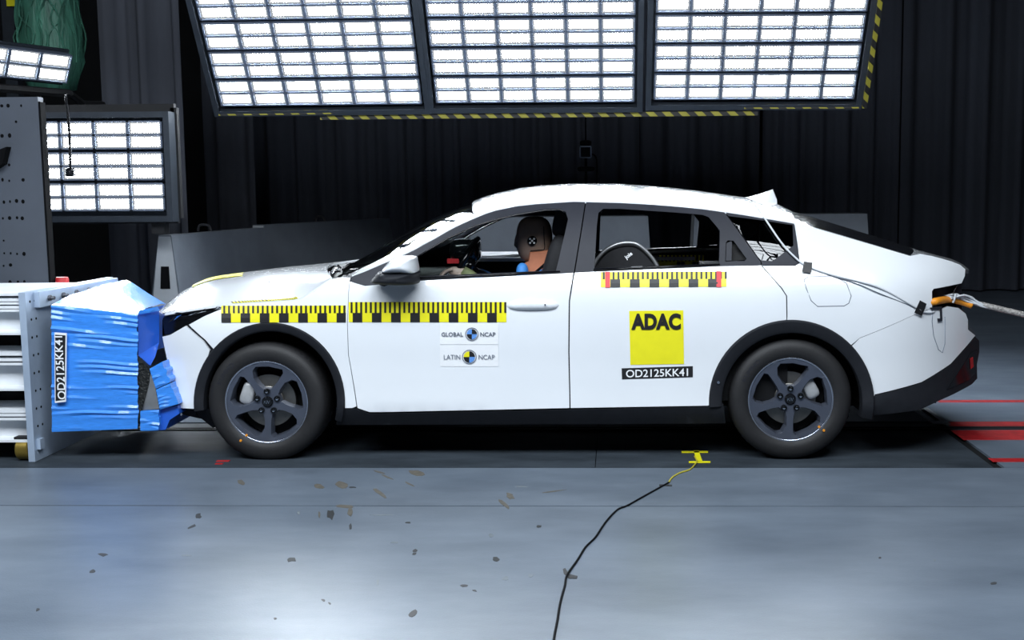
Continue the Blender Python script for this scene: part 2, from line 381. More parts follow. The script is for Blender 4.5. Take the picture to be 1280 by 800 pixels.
# ------------------------------------------------------------------ grey blocks behind the car
def block(pxl, pxr, pyl, pyr, ztop, label, thick=.45, bat_=.14, pk=(.45, .78)):
    # top edge given in the photo, both ends at height ztop; sides battered towards the floor
    a, b = fl(pxl, pyl, ztop), fl(pxr, pyr, ztop)
    d = (b-a); d.z = 0; L = d.length; d.normalize(); nrm = Vector((-d.y, d.x, 0))
    if nrm.y < 0: nrm = -nrm
    e = empty('concrete_block', Vector((a.x, a.y, 0)), label, 'concrete block')
    bat, bl = bat_, .05
    def ring(z, k): return [a-d*bl*k-nrm*bat*k+Vector((0, 0, z-ztop)), b+d*bl*k-nrm*bat*k+Vector((0, 0, z-ztop)), b+d*bl*k+nrm*(thick+bat*k)+Vector((0, 0, z-ztop)), a-d*bl*k+nrm*(thick+bat*k)+Vector((0, 0, z-ztop))]
    rows = [ring(0, 1), ring(.12, 1), ring(ztop-.03, .03), ring(ztop, 0)]
    m = MB(); m.grid(rows, closed_v=True); m.poly(rows[-1]); m.poly(rows[0]); m.build('body', 'concrete_block', e)
    # lifting pocket with a dark recess on the end face, and eye on top
    m = MB()
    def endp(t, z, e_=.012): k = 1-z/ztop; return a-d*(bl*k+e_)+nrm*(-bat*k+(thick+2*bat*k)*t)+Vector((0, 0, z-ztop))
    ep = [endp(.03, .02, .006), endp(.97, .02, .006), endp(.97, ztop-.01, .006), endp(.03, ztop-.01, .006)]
    MB().poly(ep).build('lit_end_sheet', 'concrete_lit', e)  # paler sheet over the end face, its lamp light painted in
    m.poly([endp(.3, pk[0]), endp(.7, pk[0]), endp(.7, pk[1]), endp(.3, pk[1])]); m.build('lifting_pocket', 'hole', e)
    m = MB(); m.tube(smooth_path([a+d*L*.5+nrm*.1, a+d*L*.5+nrm*.12+Vector((0, 0, .05)), a+d*L*.5+nrm*.2+Vector((0, 0, .05)), a+d*L*.5+nrm*.22], 4), .012, 6); m.build('lifting_eye', 'bolt', e)
    return e
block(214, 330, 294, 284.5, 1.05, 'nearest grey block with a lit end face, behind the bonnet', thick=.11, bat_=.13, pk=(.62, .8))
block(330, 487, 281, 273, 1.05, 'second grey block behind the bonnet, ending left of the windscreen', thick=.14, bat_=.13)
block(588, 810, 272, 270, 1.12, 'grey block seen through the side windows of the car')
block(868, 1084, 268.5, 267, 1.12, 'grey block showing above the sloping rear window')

# ================================================================== LED LAMP BANKS
FP, CW = .248, .272            # fixture pitch, column pitch
def panel_frame(o, ex, ey): 
    ex = ex.normalized(); ey = (ey-ex*ey.dot(ex)).normalized(); n = ex.cross(ey)
    return Matrix(((ex.x, ey.x, n.x, o.x), (ex.y, ey.y, n.y, o.y), (ex.z, ey.z, n.z, o.z), (0, 0, 0, 1)))
CELL = {}
def led_panel(name, M, cols, rows, label, cw=CW, fp=FP, cells=True, group=None, rim=True, stagger=0.0):
    e = empty(name, (0, 0, 0), label, 'lamp', group, M)
    W, H = cols*cw, rows*fp
    m = MB(); t = .045
    if rim:
        m.box((-t-.02, -.075, -.10), (W+t+.02, -.03, .03)); m.box((-t-.02, H+.01, -.10), (W+t+.02, H+.055, .03))
        m.box((-t-.02, -.03, -.10), (-.02, H+.01, .03)); m.box((W+.02, -.03, -.10), (W+t+.02, H+.01, .03))
    m.box((-.02, -.03, -.10), (W+.02, H+.01, -.075))
    m.build('frame', 'lamp_frame', e, local=True)
    for r in range(rows):
        y0 = r*fp+.008; y1 = (r+1)*fp-.012; dx = stagger*r
        h = MB(); h.box((0, y0, -.06), (W, y1, -.012))
        for c in range(cols+1): h.box((max(0, c*cw-.011), y0, -.012), (min(W, c*cw+.011), y1, .008))
        ym = (y0+y1)/2
        for yy, hh in ((y0, .01), (ym-.007, .014), (y1-.01, .01)): h.box((0, yy, -.012), (W, yy+hh, .008))
        f = h.build('light_fixture', 'lamp_housing', e, local=True); f.location.x = dx
        ch = (y1-y0)/2-.017; cwid = cw-.022
        if cells:
            key = (round(cw, 3), round(fp, 3))
            for c in range(cols):
                for k in range(2):
                    loc = Vector((c*cw+cw/2, y0+.01+ch/2 if k == 0 else ym+.007+ch/2, -.008))
                    if key not in CELL:
                        o = MB().quad((-cwid/2, -ch/2, 0), (cwid/2, -ch/2, 0), (cwid/2, ch/2, 0), (-cwid/2, ch/2, 0)); o.recalc = False
                        o = o.build('led_board', 'led_light', f, local=True); o.location = loc; CELL[key] = o
                    else: inst(CELL[key], f, loc)
        else:
            o = MB(); o.recalc = False
            o.quad((.02, y0+.015, -.008), (W-.02, y0+.015, -.008), (W-.02, y1-.015, -.008), (.02, y1-.015, -.008))
            o.build('led_board', 'led_plain', f, local=True)
    return e, W, H
YL = 3.6; TILT = R_(33)
upv = Vector((0, -math.sin(TILT), math.cos(TILT)))
bank = []
for nm, pl, pr, yl, yr_ in (('left-hand', 277, 528, 133.5, 130.5), ('middle', 545.5, 793, 129.5, 128), ('right-hand', 817, 1067, 125.5, 124.5)):
    a, b = at(pl, yl, YL), at(pr, yr_, YL); cwp = (b-a).length/6
    lb = {'left-hand': 'leftmost of the three overhead LED lamp panels, above the bonnet', 'middle': 'middle overhead LED lamp panel above the car roof', 'right-hand': 'rightmost overhead LED lamp panel with a striped right edge'}[nm]
    e, W, H = led_panel('led_panel', panel_frame(a, b-a, upv), 6, 6, lb, cw=cwp, group='overhead lamp panels')
    bank.append((a, b, e, W, H))
# hazard striped bars under and beside the overhead panels
def hazard(p0, p1, label, thick=.036):
    d = p1-p0; L = d.length; d.normalize(); zz = Vector((0, 0, 1)); zz = (zz-d*zz.dot(d)).normalized() if abs(d.z) < .8 else Vector((1, 0, 0)); yy = zz.cross(d)
    M = Matrix(((d.x, yy.x, zz.x, p0.x), (d.y, yy.y, zz.y, p0.y), (d.z, yy.z, zz.z, p0.z), (0, 0, 0, 1)))
    o = MB().box((0, -thick/2, -thick/2), (L, thick/2, thick/2)).build('hazard_bar', 'hazard'); o.matrix_world = M
    return tag(o, label, 'hazard bar')
hazard(at(274, 142, YL+.02), at(417, 140, YL+.02), 'short yellow and black striped bar under the left overhead lamp panel')
hazard(at(401, 147, YL+.06), at(947, 141.5, YL+.06), 'long yellow and black striped bar under the middle overhead lamp panel')
hazard(at(930, 133.5, YL+.02), at(1073, 133, YL+.02), 'short yellow and black striped bar under the right overhead lamp panel')
a, b, e, W, H = bank[2]
p = b+(b-a).normalized()*.085+Vector((0, 0, -.06))
hazard(p, p+upv*1.7, 'yellow and black striped bar up the right side of the overhead lamps')
# girders that carry the overhead panels up to the ceiling
for (a, b, e, W, H) in bank:
    t = MB()
    for k in (.2, .8):
        q = a.lerp(b, k)+upv*H*.8+Vector((0, .12, 0)); t.box((q.x-.04, q.y-.04, q.z), (q.x+.04, q.y+.04, ZC))
    Mi = e.matrix_world.inverted(); t.v = [Mi @ v for v in t.v]; t.build('hanger', 'lamp_frame', e, local=True)

# lamp banks on the camera side of the hall, hung high behind the photographer (mirrored in the quarter window)
for i, x in enumerate((-4.3, -2.45, -.6, 1.25)):
    M = panel_frame(Vector((x+1.63, -4.2, 3.9)), Vector((-1, 0, 0)), Vector((0, math.sin(R_(45)), math.cos(R_(45)))))
    led_panel('led_panel', M, 6, 7, ['first', 'second', 'third', 'fourth'][i]+' LED lamp panel from the left, hung over the near side', cells=False, group='lamp panels over the near side')

# upright lamp bank at left behind the barrier
a, b = at(207-6*42.2, 266, 3.0), at(207, 265, 3.0)
led_panel('led_panel', panel_frame(a, b-a, Vector((0, 0, 1))), 6, 3, 'upright LED lamp panel at left, behind the barrier', cw=(b-a).length/6, fp=.236)
m = MB(); p = at(207, 265, 3.0); m.box((a.x-.05, 3.06, .0), (a.x+.05, 3.16, p.z)); m.box((p.x-.14, 3.06, p.z-.17), (p.x-.04, 3.16, p.z-.03))
m.box((a.x, 3.11, p.z-.09), (p.x+.05, 3.16, p.z-.04)); m.box((a.x, 3.11, p.z+.76), (p.x+.06, 3.16, p.z+.83)); m.box((p.x+.03, 3.11, p.z-.05), (p.x+.08, 3.16, p.z+.8))
m.box((p.x-2.4, 3.06, 0), (p.x+.1, 3.2, .06))
tag(m.build('lamp_stand', 'lamp_dark'), 'black frame stand behind the upright lamp panel', 'stand')
# tilted lamp above the bolted block
pb = at(83, 105.5, 3.7); ex = Vector((math.cos(R_(60)), math.sin(R_(60)), -.02))
o = pb-ex*(4.5*.25)
led_panel('led_panel', panel_frame(pb-ex.normalized()*(6*.27), ex, Vector((.35, -.2, 1))), 6, 1, 'slanting LED lamp fixture above the bolted grey block', cw=.27, fp=.26, rim=False)
m = MB(); q = pb-ex*1.5; m.tube([q+Vector((.05, .12, -.09)), pb+Vector((.0, .05, -.07))], .035, 6); m.tube([pb+Vector((0, .05, -.07)), pb+Vector((-.1, .5, -.12)), pb+Vector((-.1, .9, -.1))], .03, 6)
m.tube([pb+Vector((-.25, .0, -.07)), pb+Vector((-.25, .02, -.36))], .03, 6)
tag(m.build('lamp_bracket', 'lamp_dark'), 'dark steel bracket under the slanting lamp', 'bracket')

# ================================================================== THE CAR
YC = .925
_prof = spline([.08, .16, .22, .28, .36, .48, .62, .74, .84, .91, .96, 1.02, 1.10, 1.18, 1.26, 1.34, 1.40, 1.55], [.10, .065, .03, .004, .012, .012, .004, 0, .004, .018, .043, .072, .104, .145, .195, .255, .302, .42])
def S(x, z):
    dr = .15*sm(-.85, -1.75, x) if x < -.85 else 0
    y = _prof(z+dr*sm(.5, .8, z))
    if x < -1.5: y += .30*((-1.5-x)/.75)**2.2
    if x > 1.75: y += .28*((x-1.75)/.6)**2.2
    k = sm(.95, 1.2, z)
    if x > .9: y += .10*((x-.9)/1.2)**2*k
    if x < -.3: y += .06*((-.3-x)/.7)**2*k
    return y
def side(px, py, off=0.0):
    y = .03
    for _ in range(25):
        p = at(px, py, y+off); y = S(p.x, p.z)
    return Vector((p.x, y+off, p.z))
def sxz(px, py): p = side(px, py); return (p.x, p.z)
def inside(pt, poly):
    x, y = pt; c = False; n = len(poly)
    for i in range(n):
        x1, y1 = poly[i]; x2, y2 = poly[i-1]
        if (y1 > y) != (y2 > y) and x < (x2-x1)*(y-y1)/(y2-y1)+x1: c = not c
    return c
def densify(poly, d=.03):
    out = []
    for i, a in enumerate(poly):
        b = poly[(i+1) % len(poly)]; L = math.hypot(b[0]-a[0], b[1]-a[1]); n = max(1, int(L/d))
        for k in range(n): out.append((a[0]+(b[0]-a[0])*k/n, a[1]+(b[1]-a[1])*k/n))
    return out
def tri2d(outer, holes=(), step=.05, d=.03):
    rings = [densify(outer, d)]+[densify(h, d) for h in holes]; pts = []; edges = []
    for r in rings:
        i = len(pts); pts += r; edges += [(i+k, i+(k+1) % len(r)) for k in range(len(r))]
    xs = [p[0] for p in rings[0]]; ys = [p[1] for p in rings[0]]; nb = list(pts); arr = np.array(nb)
    x = min(xs)+step*.5; j = 0
    while x < max(xs):
        y = min(ys)+step*(.5 if j % 2 else .25)
        while y < max(ys):
            if inside((x, y), rings[0]) and not any(inside((x, y), h) for h in rings[1:]) and np.min((arr[:, 0]-x)**2+(arr[:, 1]-y)**2) > (step*.35)**2: pts.append((x, y))
            y += step
        x += step; j += 1
    v, e, f, *_ = delaunay_2d_cdt([Vector(p) for p in pts], edges, [], 0, 1e-6)
    v = [(q.x, q.y) for q in v]; out = []
    for t in f:
        c = (sum(v[k][0] for k in t)/3, sum(v[k][1] for k in t)/3)
        if inside(c, rings[0]) and not any(inside(c, h) for h in rings[1:]): out.append(tuple(t))
    return v, out, rings
def panel(name, outer, parent, mat='paint', holes=(), off=0.0, depth=.018, both=True, step=.05, px=True, yfun=None, surf=S, lip=.0):
    if px: outer = [sxz(*q) for q in outer]; holes = [[sxz(*q) for q in h] for h in holes]
    v, f, rings = tri2d(outer, holes, step)
    obs = []
    for mir in ((0, 1) if both else (0,)):
        Y = (lambda y: 2*YC-y) if mir else (lambda y: y)
        m = MB(); m.v = [Vector((x, Y(surf(x, z)+off), z)) for x, z in v]; m.f = list(f)
        o = m.build(name, mat, parent, smooth=True)
        m = MB()
        if depth:
            for r in rings:
                n = len(r)
                for k in range(n):
                    (x, z), (x2, z2) = r[k], r[(k+1) % n]; ya, yb_ = surf(x, z)+off, surf(x2, z2)+off
                    m.quad((x, Y(ya), z), (x2, Y(yb_), z2), (x2, Y(yb_+depth), z2), (x, Y(ya+depth), z))
            # join the returned flange to the same mesh so that a panel stays one object
            me = o.data; base = len(me.vertices); oo = origin(parent)
            vv = [tuple(p.co) for p in me.vertices]+[tuple(p-oo) for p in m.v]; ff = [tuple(p.vertices) for p in me.polygons]+[tuple(base+k for k in q) for q in m.f]
            me2 = bpy.data.meshes.new(name); me2.from_pydata(vv, [], ff); me2.materials.append(MAT[mat]); me2.shade_smooth(); me2.set_sharp_from_angle(angle=R_(50)); o.data = me2
        obs.append(o)
    return obs
def arc(cx_, cy_, rx, ry, a0, a1, n=24):
    return [(cx_+rx*math.cos(R_(a0+(a1-a0)*k/n)), cy_-ry*math.sin(R_(a0+(a1-a0)*k/n))) for k in range(n+1)]
car = empty('car', (0, YC, 0), 'white fastback sedan with crumpled nose and yellow measuring tapes', 'car')
FA = (337, 503, 94.5, 100); RA = (989.5, 503, 103.5, 103.3)
FI = (338, 503, 83, 88.5); RI = (990, 503, 87.5, 86.5)
farc = arc(*FA, 184, -4); fa_front = arc(*FA, 184, 139, 8); fa_rear = arc(*FA, 138, -4, 24)
# ---- white side panels
panel('front_fender', [(285, 383), (315, 380.5), (350, 378), (375, 376), (393, 364.5), (416, 349), (428, 346.5), (438, 347), (436.6, 352), (435, 380), (433.9, 405), (435.2, 444), (445.4, 508), (440, 510)]+fa_rear[::-1]+[(257, 425), (236, 406), (256, 395)], car)
panel('front_bumper', [(203, 421), (213, 418.5), (232, 407.5), (254, 426.5), (262, 438)]+fa_front[::-1][1:]+[(242, 511), (225, 510), (221, 502), (210, 455)], car)
panel('front_door', [(437.2, 352), (456, 357.5), (525, 351), (700, 342), (716.6, 341), (711, 376), (710.3, 440), (711.8, 510), (480, 515), (462, 515), (447, 510), (436, 444), (434.6, 405), (435.6, 380)], car)
panel('rear_door', [(718.3, 341), (740, 339.8), (900, 333), (951, 332), (976, 360), (982.5, 370), (983, 395), (983, 399.7)]+arc(*RA, 94, 182, 18)+[(885, 507), (713.3, 510), (711.9, 440), (712.6, 376)], car)
panel('quarter_panel', [(953, 332.5), (994, 332.5), (1000, 329), (997, 305), (993, 278.7), (1030, 289), (1060, 297.8), (1100, 309.3), (1137, 320.5), (1152, 318), (1177, 324), (1200, 331.5), (1206.5, 337), (1206, 345), (1202, 354), (1167, 361), (1165, 364), (1165, 384.6), (1140, 394.6), (1075, 422.2)]
      + arc(*RA, 44, 93, 12)+[(984.4, 395), (984, 370), (977.6, 360)], car)
panel('rear_bumper', [(1074.6, 423), (1140, 395), (1165, 385.2), (1174, 388), (1185, 383), (1198, 385), (1207, 392), (1210, 400), (1210, 412), (1219, 419.5), (1188, 455), (1152, 477.5), (1093.5, 493)]+arc(*RA, 4, 43, 12), car)
# dark inner structure behind the panel gaps
inner_top = [(236, 412), (285, 388), (350, 381), (393, 368), (430, 350), (700, 346), (1000, 334), (1130, 323), (1190, 332), (1196, 350), (1160, 364), (1160, 384), (1200, 400), (1200, 420), (1150, 474), (1095, 490)]
panel('inner_side', inner_top+arc(*RA, 4, 176, 16)+[(886, 512), (450, 516)]+arc(*FA, -4, 184, 20)+[(240, 500), (240, 470), (246, 440)], car, 'trim_grey', off=.022, depth=0, step=.05)
# ---- black cladding
panel('rocker_panel', [(421, 531), (421, 521), (432, 510.5), (445, 511), (462, 517), (480, 517), (712, 512), (885, 508.5), (904, 505), (907, 529), (710, 530)], car, 'black_plastic', off=-.004, depth=.05)
panel('rear_valance', [(1087, 498), (1093.5, 494.2), (1152, 478.7), (1188, 456.2), (1219, 421), (1224, 426), (1224, 440), (1221, 455), (1221.5, 473), (1215, 480), (1173, 501), (1149, 512), (1079, 520)], car, 'black_plastic', off=-.002, depth=.05)
panel('splash_guard', [(224, 511), (243, 512.5), (250, 506), (262, 520), (268, 536), (262, 537), (248, 526), (226, 521), (218, 515)], car, 'black_plastic', off=.05, depth=.12)
panel('fog_trim', [(1183, 487), (1200, 462), (1214, 440), (1221, 437), (1219, 466), (1212, 474)], car, 'gloss_black', off=-.006, depth=.006)
panel('red_reflector', [(1212, 448), (1215.5, 446), (1216.5, 458), (1213, 461)], car, 'red_paint', off=-.010, depth=.006)
def arch(name, O, I, a0, a1, extra=0):
    for mir in (0, 1):
        rows = []; n = 40
        for k in range(n+1):
            a = a0+(a1-a0)*k/n; row = []
            for f, dy in ((0, .004), (.03, -.010), (.12, -.016), (.8, -.012), (.97, -.004), (1, .01)):
                px = O[0]+(I[0]-O[0])*f+(O[2]+(I[2]-O[2])*f)*math.cos(R_(a)); py = O[1]+(I[1]-O[1])*f-(O[3]+(I[3]-O[3])*f)*math.sin(R_(a))
                p = side(px, py); row.append(Vector((p.x, p.y+dy, p.z)))
            q = row[-1].copy(); row.append(q+Vector((0, .05, 0)))
            if mir: row = [Vector((p.x, 2*YC-p.y, p.z)) for p in row]
            rows.append(row)
        MB().grid(rows).build(name, 'black_plastic', car, smooth=True, sharp=40)
arch('wheel_arch', FA, FI, -14, 186); arch('wheel_arch', RA, RI, -12, 183)
panel('arch_rivet', arc(897.6, 477.5, 1.8, 1.8, 0, 330, 8), car, 'chrome', off=-.02, depth=.01, both=False)

# ---- window frames (dark) with real openings
fw_hole = [(522, 346), (519.5, 334), (521, 320.5), (540, 308.5), (560, 297), (595, 281), (620, 273.5), (645, 267.5), (682, 261.5), (700, 261), (707, 265), (710, 274), (706, 292), (695, 338.5)]
rw_hole = [(743, 336), (746, 282), (748, 266), (754, 261), (775, 261), (850, 266), (878, 268.5), (886, 271.5), (900, 288), (899, 330)]
qw_hole = [(910, 270), (950, 275), (991, 281.5), (992, 307), (966, 326.5), (952, 325.5), (948, 322)]
rail = [(517, 311.8), (545, 296.8), (570, 282.8), (595, 271.8), (620, 262.8), (645, 257.6), (670, 254.8), (717, 251.6)]
panel('front_window_frame', [(440, 345.5), (455, 340), (490, 325)]+rail+[(731.3, 252.3), (726, 287), (717.2, 340.5), (700, 341.5), (525, 350.5), (456, 357), (437.6, 351.5)], car, 'trim_grey', [fw_hole], off=.004, depth=.035)
panel('rear_window_frame', [(732.8, 252.3), (775, 253), (850, 258.1), (905, 264.6), (928, 296), (951, 327.5), (951, 331.6), (900, 332.6), (740, 339.3), (718.7, 340.5), (727.5, 287)], car, 'trim_grey', [rw_hole, [(907.5, 303), (910, 300.5), (917, 301), (933.5, 323.5), (931, 326.5), (906.5, 327)]], off=.004, depth=.035)
panel('quarter_frame', [(906.8, 265), (950, 271.6), (992.5, 279), (996.5, 305), (999.3, 328.5), (994, 332), (953, 332), (952, 327.5), (929, 295)], car, 'trim_grey', [qw_hole], off=.004, depth=.02)
panel('quarter_glass', qw_hole, car, 'tinted_glass', off=.010, depth=0, step=.025)
panel('handle_recess', [(907, 300), (917.5, 300), (934.5, 325), (906, 328)], car, 'dark_inner', off=.034, depth=0)
panel('rear_door_handle', [(908.3, 304), (914, 301.6), (915.2, 303), (914.5, 325.8), (907.5, 326)], car, 'trim_grey', off=.008, depth=.02)
# slim window seals
def seal(pts, name='window_seal', mat='gloss_black', r=.006, off=-.002, both=True):
    q = [side(a, b, off) for a, b in pts]
    for mir in ((0, 1) if both else (0,)):
        qq = [Vector((p.x, 2*YC-p.y, p.z)) for p in q] if mir else q
        MB().tube(qq, r, 6).build(name, mat, car, smooth=True)
seal([(524, 347.5), (600, 344.2), (700, 339.6)]); seal([(742, 337.2), (820, 334), (900, 331)])
seal([(520, 322), (540, 309.8), (560, 298.4), (595, 282.3), (620, 274.8), (645, 268.8), (682, 262.8), (700, 262.2), (707, 266)], r=.005)

# ---- upper skin lofted between the two rails
T = [0, .03, .07, .12, .2, .3, .42, .56, .7, .85, 1.0]
def loft(N, C, p=2.3, ts=T, yc=YC, cy=.8):
    rows = []
    for n_, c_ in zip(N, C):
        a = side(*n_) if not isinstance(n_, Vector) else n_
        b = at(c_[0], c_[1], cy) if not isinstance(c_, Vector) else c_
        row = []
        for t in ts:
            g_ = 1-(1-t)**p
            row.append(Vector((a.x+(b.x-a.x)*(1-(1-t)**1.6), a.y+(yc-a.y)*t, a.z+(b.z-a.z)*g_)))
        row += [Vector((q.x, 2*yc-q.y, q.z)) for q in row[-2::-1]]
        rows.append(row)
    return rows
def resamp(pts, n):
    P_ = smooth_path([Vector((a, b, 0)) for a, b in pts], 10); return [(P_[int(round(i*(len(P_)-1)/(n-1)))].x, P_[int(round(i*(len(P_)-1)/(n-1)))].y) for i in range(n)]
def shell(rows, name, mat, th=.012, u0=0, u1=None, v0=0, v1=None, sharp=35):
    rr = [r[v0:v1] for r in rows[u0:u1]]
    m = MB(); m.grid(rr); lo = [[p+Vector((0, 0, -th)) for p in r] for r in rr]; m.grid(lo)
    edge = [(rr[0], lo[0]), (rr[-1], lo[-1]), ([r[0] for r in rr], [r[0] for r in lo]), ([r[-1] for r in rr], [r[-1] for r in lo])]
    for a, b in edge: m.grid([a, b])
    return m.build(name, mat, car, smooth=True, sharp=sharp)
# bonnet
hN = resamp([(206, 391.5), (240, 386), (280, 380.5), (315, 378), (350, 375.8), (375, 373), (392, 362), (415, 347)], 22)
hC = resamp([(212, 381), (232, 363.5), (254, 351), (272, 345), (307, 340), (345, 335.5), (378, 332.5), (418, 329)], 22)
hood = loft(hN, hC, 2.6, cy=.925)
shell(hood, 'bonnet', 'paint', .012)
# yellow tape along the bonnet centre
nT = len(T)
def hoodpt(u, y, dz=.004):
    k = int(u); f = u-k; r0, r1 = hood[k], hood[min(k+1, len(hood)-1)]
    def ev(r):
        for i in range(len(r)-1):
            if r[i].y <= y <= r[i+1].y:
                t = (y-r[i].y)/(r[i+1].y-r[i].y+1e-9); return r[i].lerp(r[i+1], t)
        return r[-1]
    q = ev(r0).lerp(ev(r1), f); q.z += dz; return q
rows = [[hoodpt(5+7*i/14, y) for y in (.66, .72, .78, .84)] for i in range(15)]
MB().grid(rows).build('bonnet_tape', 'yellow_tape', car, smooth=True)
m = MB()
for (u, y) in ((13.6, .33), (14.4, .36)): m.quad(hoodpt(u, y), hoodpt(u+.25, y), hoodpt(u+.35, y+.06), hoodpt(u+.1, y+.06))
m.build('bonnet_mark', 'grey_ink', car)
# windscreen, pillars, roof, rear window, boot lid: one continuous skin cut into panels
pairs = [((440, 344), (424, 336)), ((452, 339), (442, 327)), ((470, 331.5), (466, 314)), ((490, 323), (490, 299)), ((517, 311), (518, 283)), ((545, 296), (546, 269)), ((570, 282), (570, 260)), ((595, 271), (594, 253)),
         ((606, 266.4), (606, 247)), ((620, 262), (622, 241.5)), ((645, 256.8), (648, 236)), ((670, 254), (675, 232.6)), ((717, 251), (717, 230.3)), ((775, 252.5), (772, 230.5)), ((815, 254.7), (812, 233)), ((850, 257.5), (845, 236)), ((880, 260.5), (875, 239.5)),
         ((905, 264), (900, 243)), ((930, 267.6), (928, 247)), ((950, 271), (950, 251)), ((975, 275), (972, 255.5)), ((992, 278), (988, 263)),
         ((1010, 282.8), (1010, 269.5)), ((1035, 290), (1036, 277)), ((1060, 297.3), (1062, 285)), ((1100, 309), (1102, 297.5)), ((1137, 320), (1140, 309.5)), ((1150, 317.3), (1152, 313.5)),
         ((1165, 320), (1166, 317)), ((1177, 323.2), (1178, 320.3)), ((1190, 327), (1192, 324)), ((1200, 331), (1203, 329)), ((1206.5, 336.5), (1211, 335))]
top = loft([a for a, b in pairs], [b for a, b in pairs], 2.2)
NV = len(top[0]); PI_ = 3
shell(top, 'a_pillar', 'paint', .03, 0, 8, 0, PI_+1); shell(top, 'a_pillar', 'paint', .03, 0, 8, NV-PI_-1, NV)
MB().grid([r[PI_:NV-PI_] for r in top[0:8]]).build('windscreen', 'screen_glass', car, smooth=True)
roof = [[p+Vector((0, 0, .0 if (j < 2 or j > NV-3) else .004)) for j, p in enumerate(r)] for r in top]
for r in (7, 8):
    for j in range(PI_, NV-PI_): roof[r][j] = roof[r][j]+Vector((-.012 if r == 7 else 0, 0, .006 if r == 7 else .004))
shell(roof, 'roof', 'paint', .012, 7, 22)
shell(top, 'rear_window', 'gloss_black', .008, 21, 27, 1, NV-1)
shell(top, 'rear_window_surround', 'paint', .012, 21, 27, 0, 2); shell(top, 'rear_window_surround', 'paint', .012, 21, 27, NV-2, NV)
shell(top, 'boot_lid', 'paint', .02, 26, None)
hl = [[p+Vector((0, 0, -.05)) for p in r] for r in top]
MB().grid([r[2:NV-2] for r in hl[7:22]]).build('headliner', 'seat_cloth', car, smooth=True)
# cowl and wipers
ck = [(415, 347), (424, 345), (434, 344), (440, 344)]; cc = [(420, 329), (424, 330.5), (428, 332), (430, 333)]
cw_ = loft(ck, cc, 2.3)
cw_ = [[p+Vector((0, 0, -.012)) for p in r] for r in cw_]
shell(cw_, 'cowl', 'black_plastic', .01)
rnd = random.Random(4)
for k in range(9):
    a = cw_[rnd.randint(0, 2)][rnd.randint(2, 8)]; d = Vector((rnd.uniform(-.03, .1), rnd.uniform(-.03, .16), rnd.uniform(.0, .035)))
    MB().tube([a, a+d*.5+Vector((0, 0, .015)), a+d], .006, 5).build('wiper_fragment', 'gloss_black' if k % 3 else 'chrome', car)
# roof fin
b0, b1, pk, b2 = at(930, 247, YC), at(971, 252, YC), at(966, 236.5, YC), at(969, 249, YC)
rows = []
for k in range(9):
    t = k/8; x = b0.x+(b1.x-b0.x)*t; zb = b0.z+(b1.z-b0.z)*t-.02; zt = b0.z+(pk.z-b0.z)*(t/.88)**1.3 if t < .88 else pk.z+(b2.z-pk.z)*((t-.88)/.12)**.6
    wd = .035*math.sin(math.pi*min(1, .12+t*.75)); row = []
    for j in range(9):
        a = math.pi*j/8; row.append((x-(.0 if t < 1 else 0), YC-wd*math.cos(a)*(1 if j in (0, 8) else .55), zb+(zt-zb)*math.sin(a)**.7))
    rows.append(row)
m = MB().grid(rows); m.poly(rows[-1]); m.build('roof_fin', 'paint', car, smooth=True, sharp=50)
# tail closure between both rear corners and tail lamp cavities
edge = [(1206.5, 337), (1206, 345), (1202, 354), (1196, 358), (1190, 370), (1196, 383), (1207, 392), (1210, 400), (1210, 412), (1219, 419.5)]
rows = []
for a, b in edge:
    p = side(a, b, .01); rows.append([p+Vector((bx_, 0, 0)) if i == 0 else Vector((p.x+.10*math.sin(math.pi*t_), p.y+(2*YC-2*p.y)*t_, p.z)) for i, (t_, bx_) in enumerate(((0, 0), (.12, 0), (.3, 0), (.5, 0), (.7, 0), (.88, 0), (1, 0)))])
MB().grid(rows).build('tail_panel', 'paint', car, smooth=True)
edge2 = [(1219, 420.5), (1224, 428), (1224, 440), (1221, 455), (1221, 473), (1214, 480), (1173, 501), (1149, 512)]
rows = []
for a, b in edge2:
    p = side(a, b, .01); rows.append([Vector((p.x+.08*math.sin(math.pi*t_), p.y+(2*YC-2*p.y)*t_, p.z)) for t_ in (0, .12, .3, .5, .7, .88, 1)])
MB().grid(rows).build('rear_diffuser', 'black_plastic', car, smooth=True)
cav = [(1164, 360), (1204, 353), (1207, 392), (1164, 386)]
panel('lamp_cavity', [(1163, 359), (1206, 350), (1207, 393), (1190, 387), (1163, 388)], car, 'trim_grey', off=.07, depth=0)
# lamp bracket with slot below the cavity
m = MB()
for pts in ([(1162, 384.5), (1177, 383), (1177.5, 401), (1172, 402), (1171.5, 398), (1175, 398), (1174.6, 386.5), (1164, 387.5)],):
    m.prism([sxz(*q) for q in pts], 0, .01); 
for v in m.v: v.y += S(v.x, v.z)-.008
m.build('lamp_bracket', 'trim_grey', car)
# fuel door line, bumper crease lines (shut gaps drawn as thin recessed beads)
seal([(1005, 350), (1010, 346), (1042, 345), (1058, 354), (1064, 370), (1061, 379), (1055, 382.5), (1022, 383), (1014, 376), (1008, 361), (1005, 350)], 'fuel_door_gap', 'grey_ink', .0022, .0005, both=False)
seal([(1166, 388), (1165, 402), (1167, 420), (1173, 437), (1178, 441), (1181, 430), (1181, 396)], 'bumper_gap', 'lamp_housing', .002, .0005, both=False)

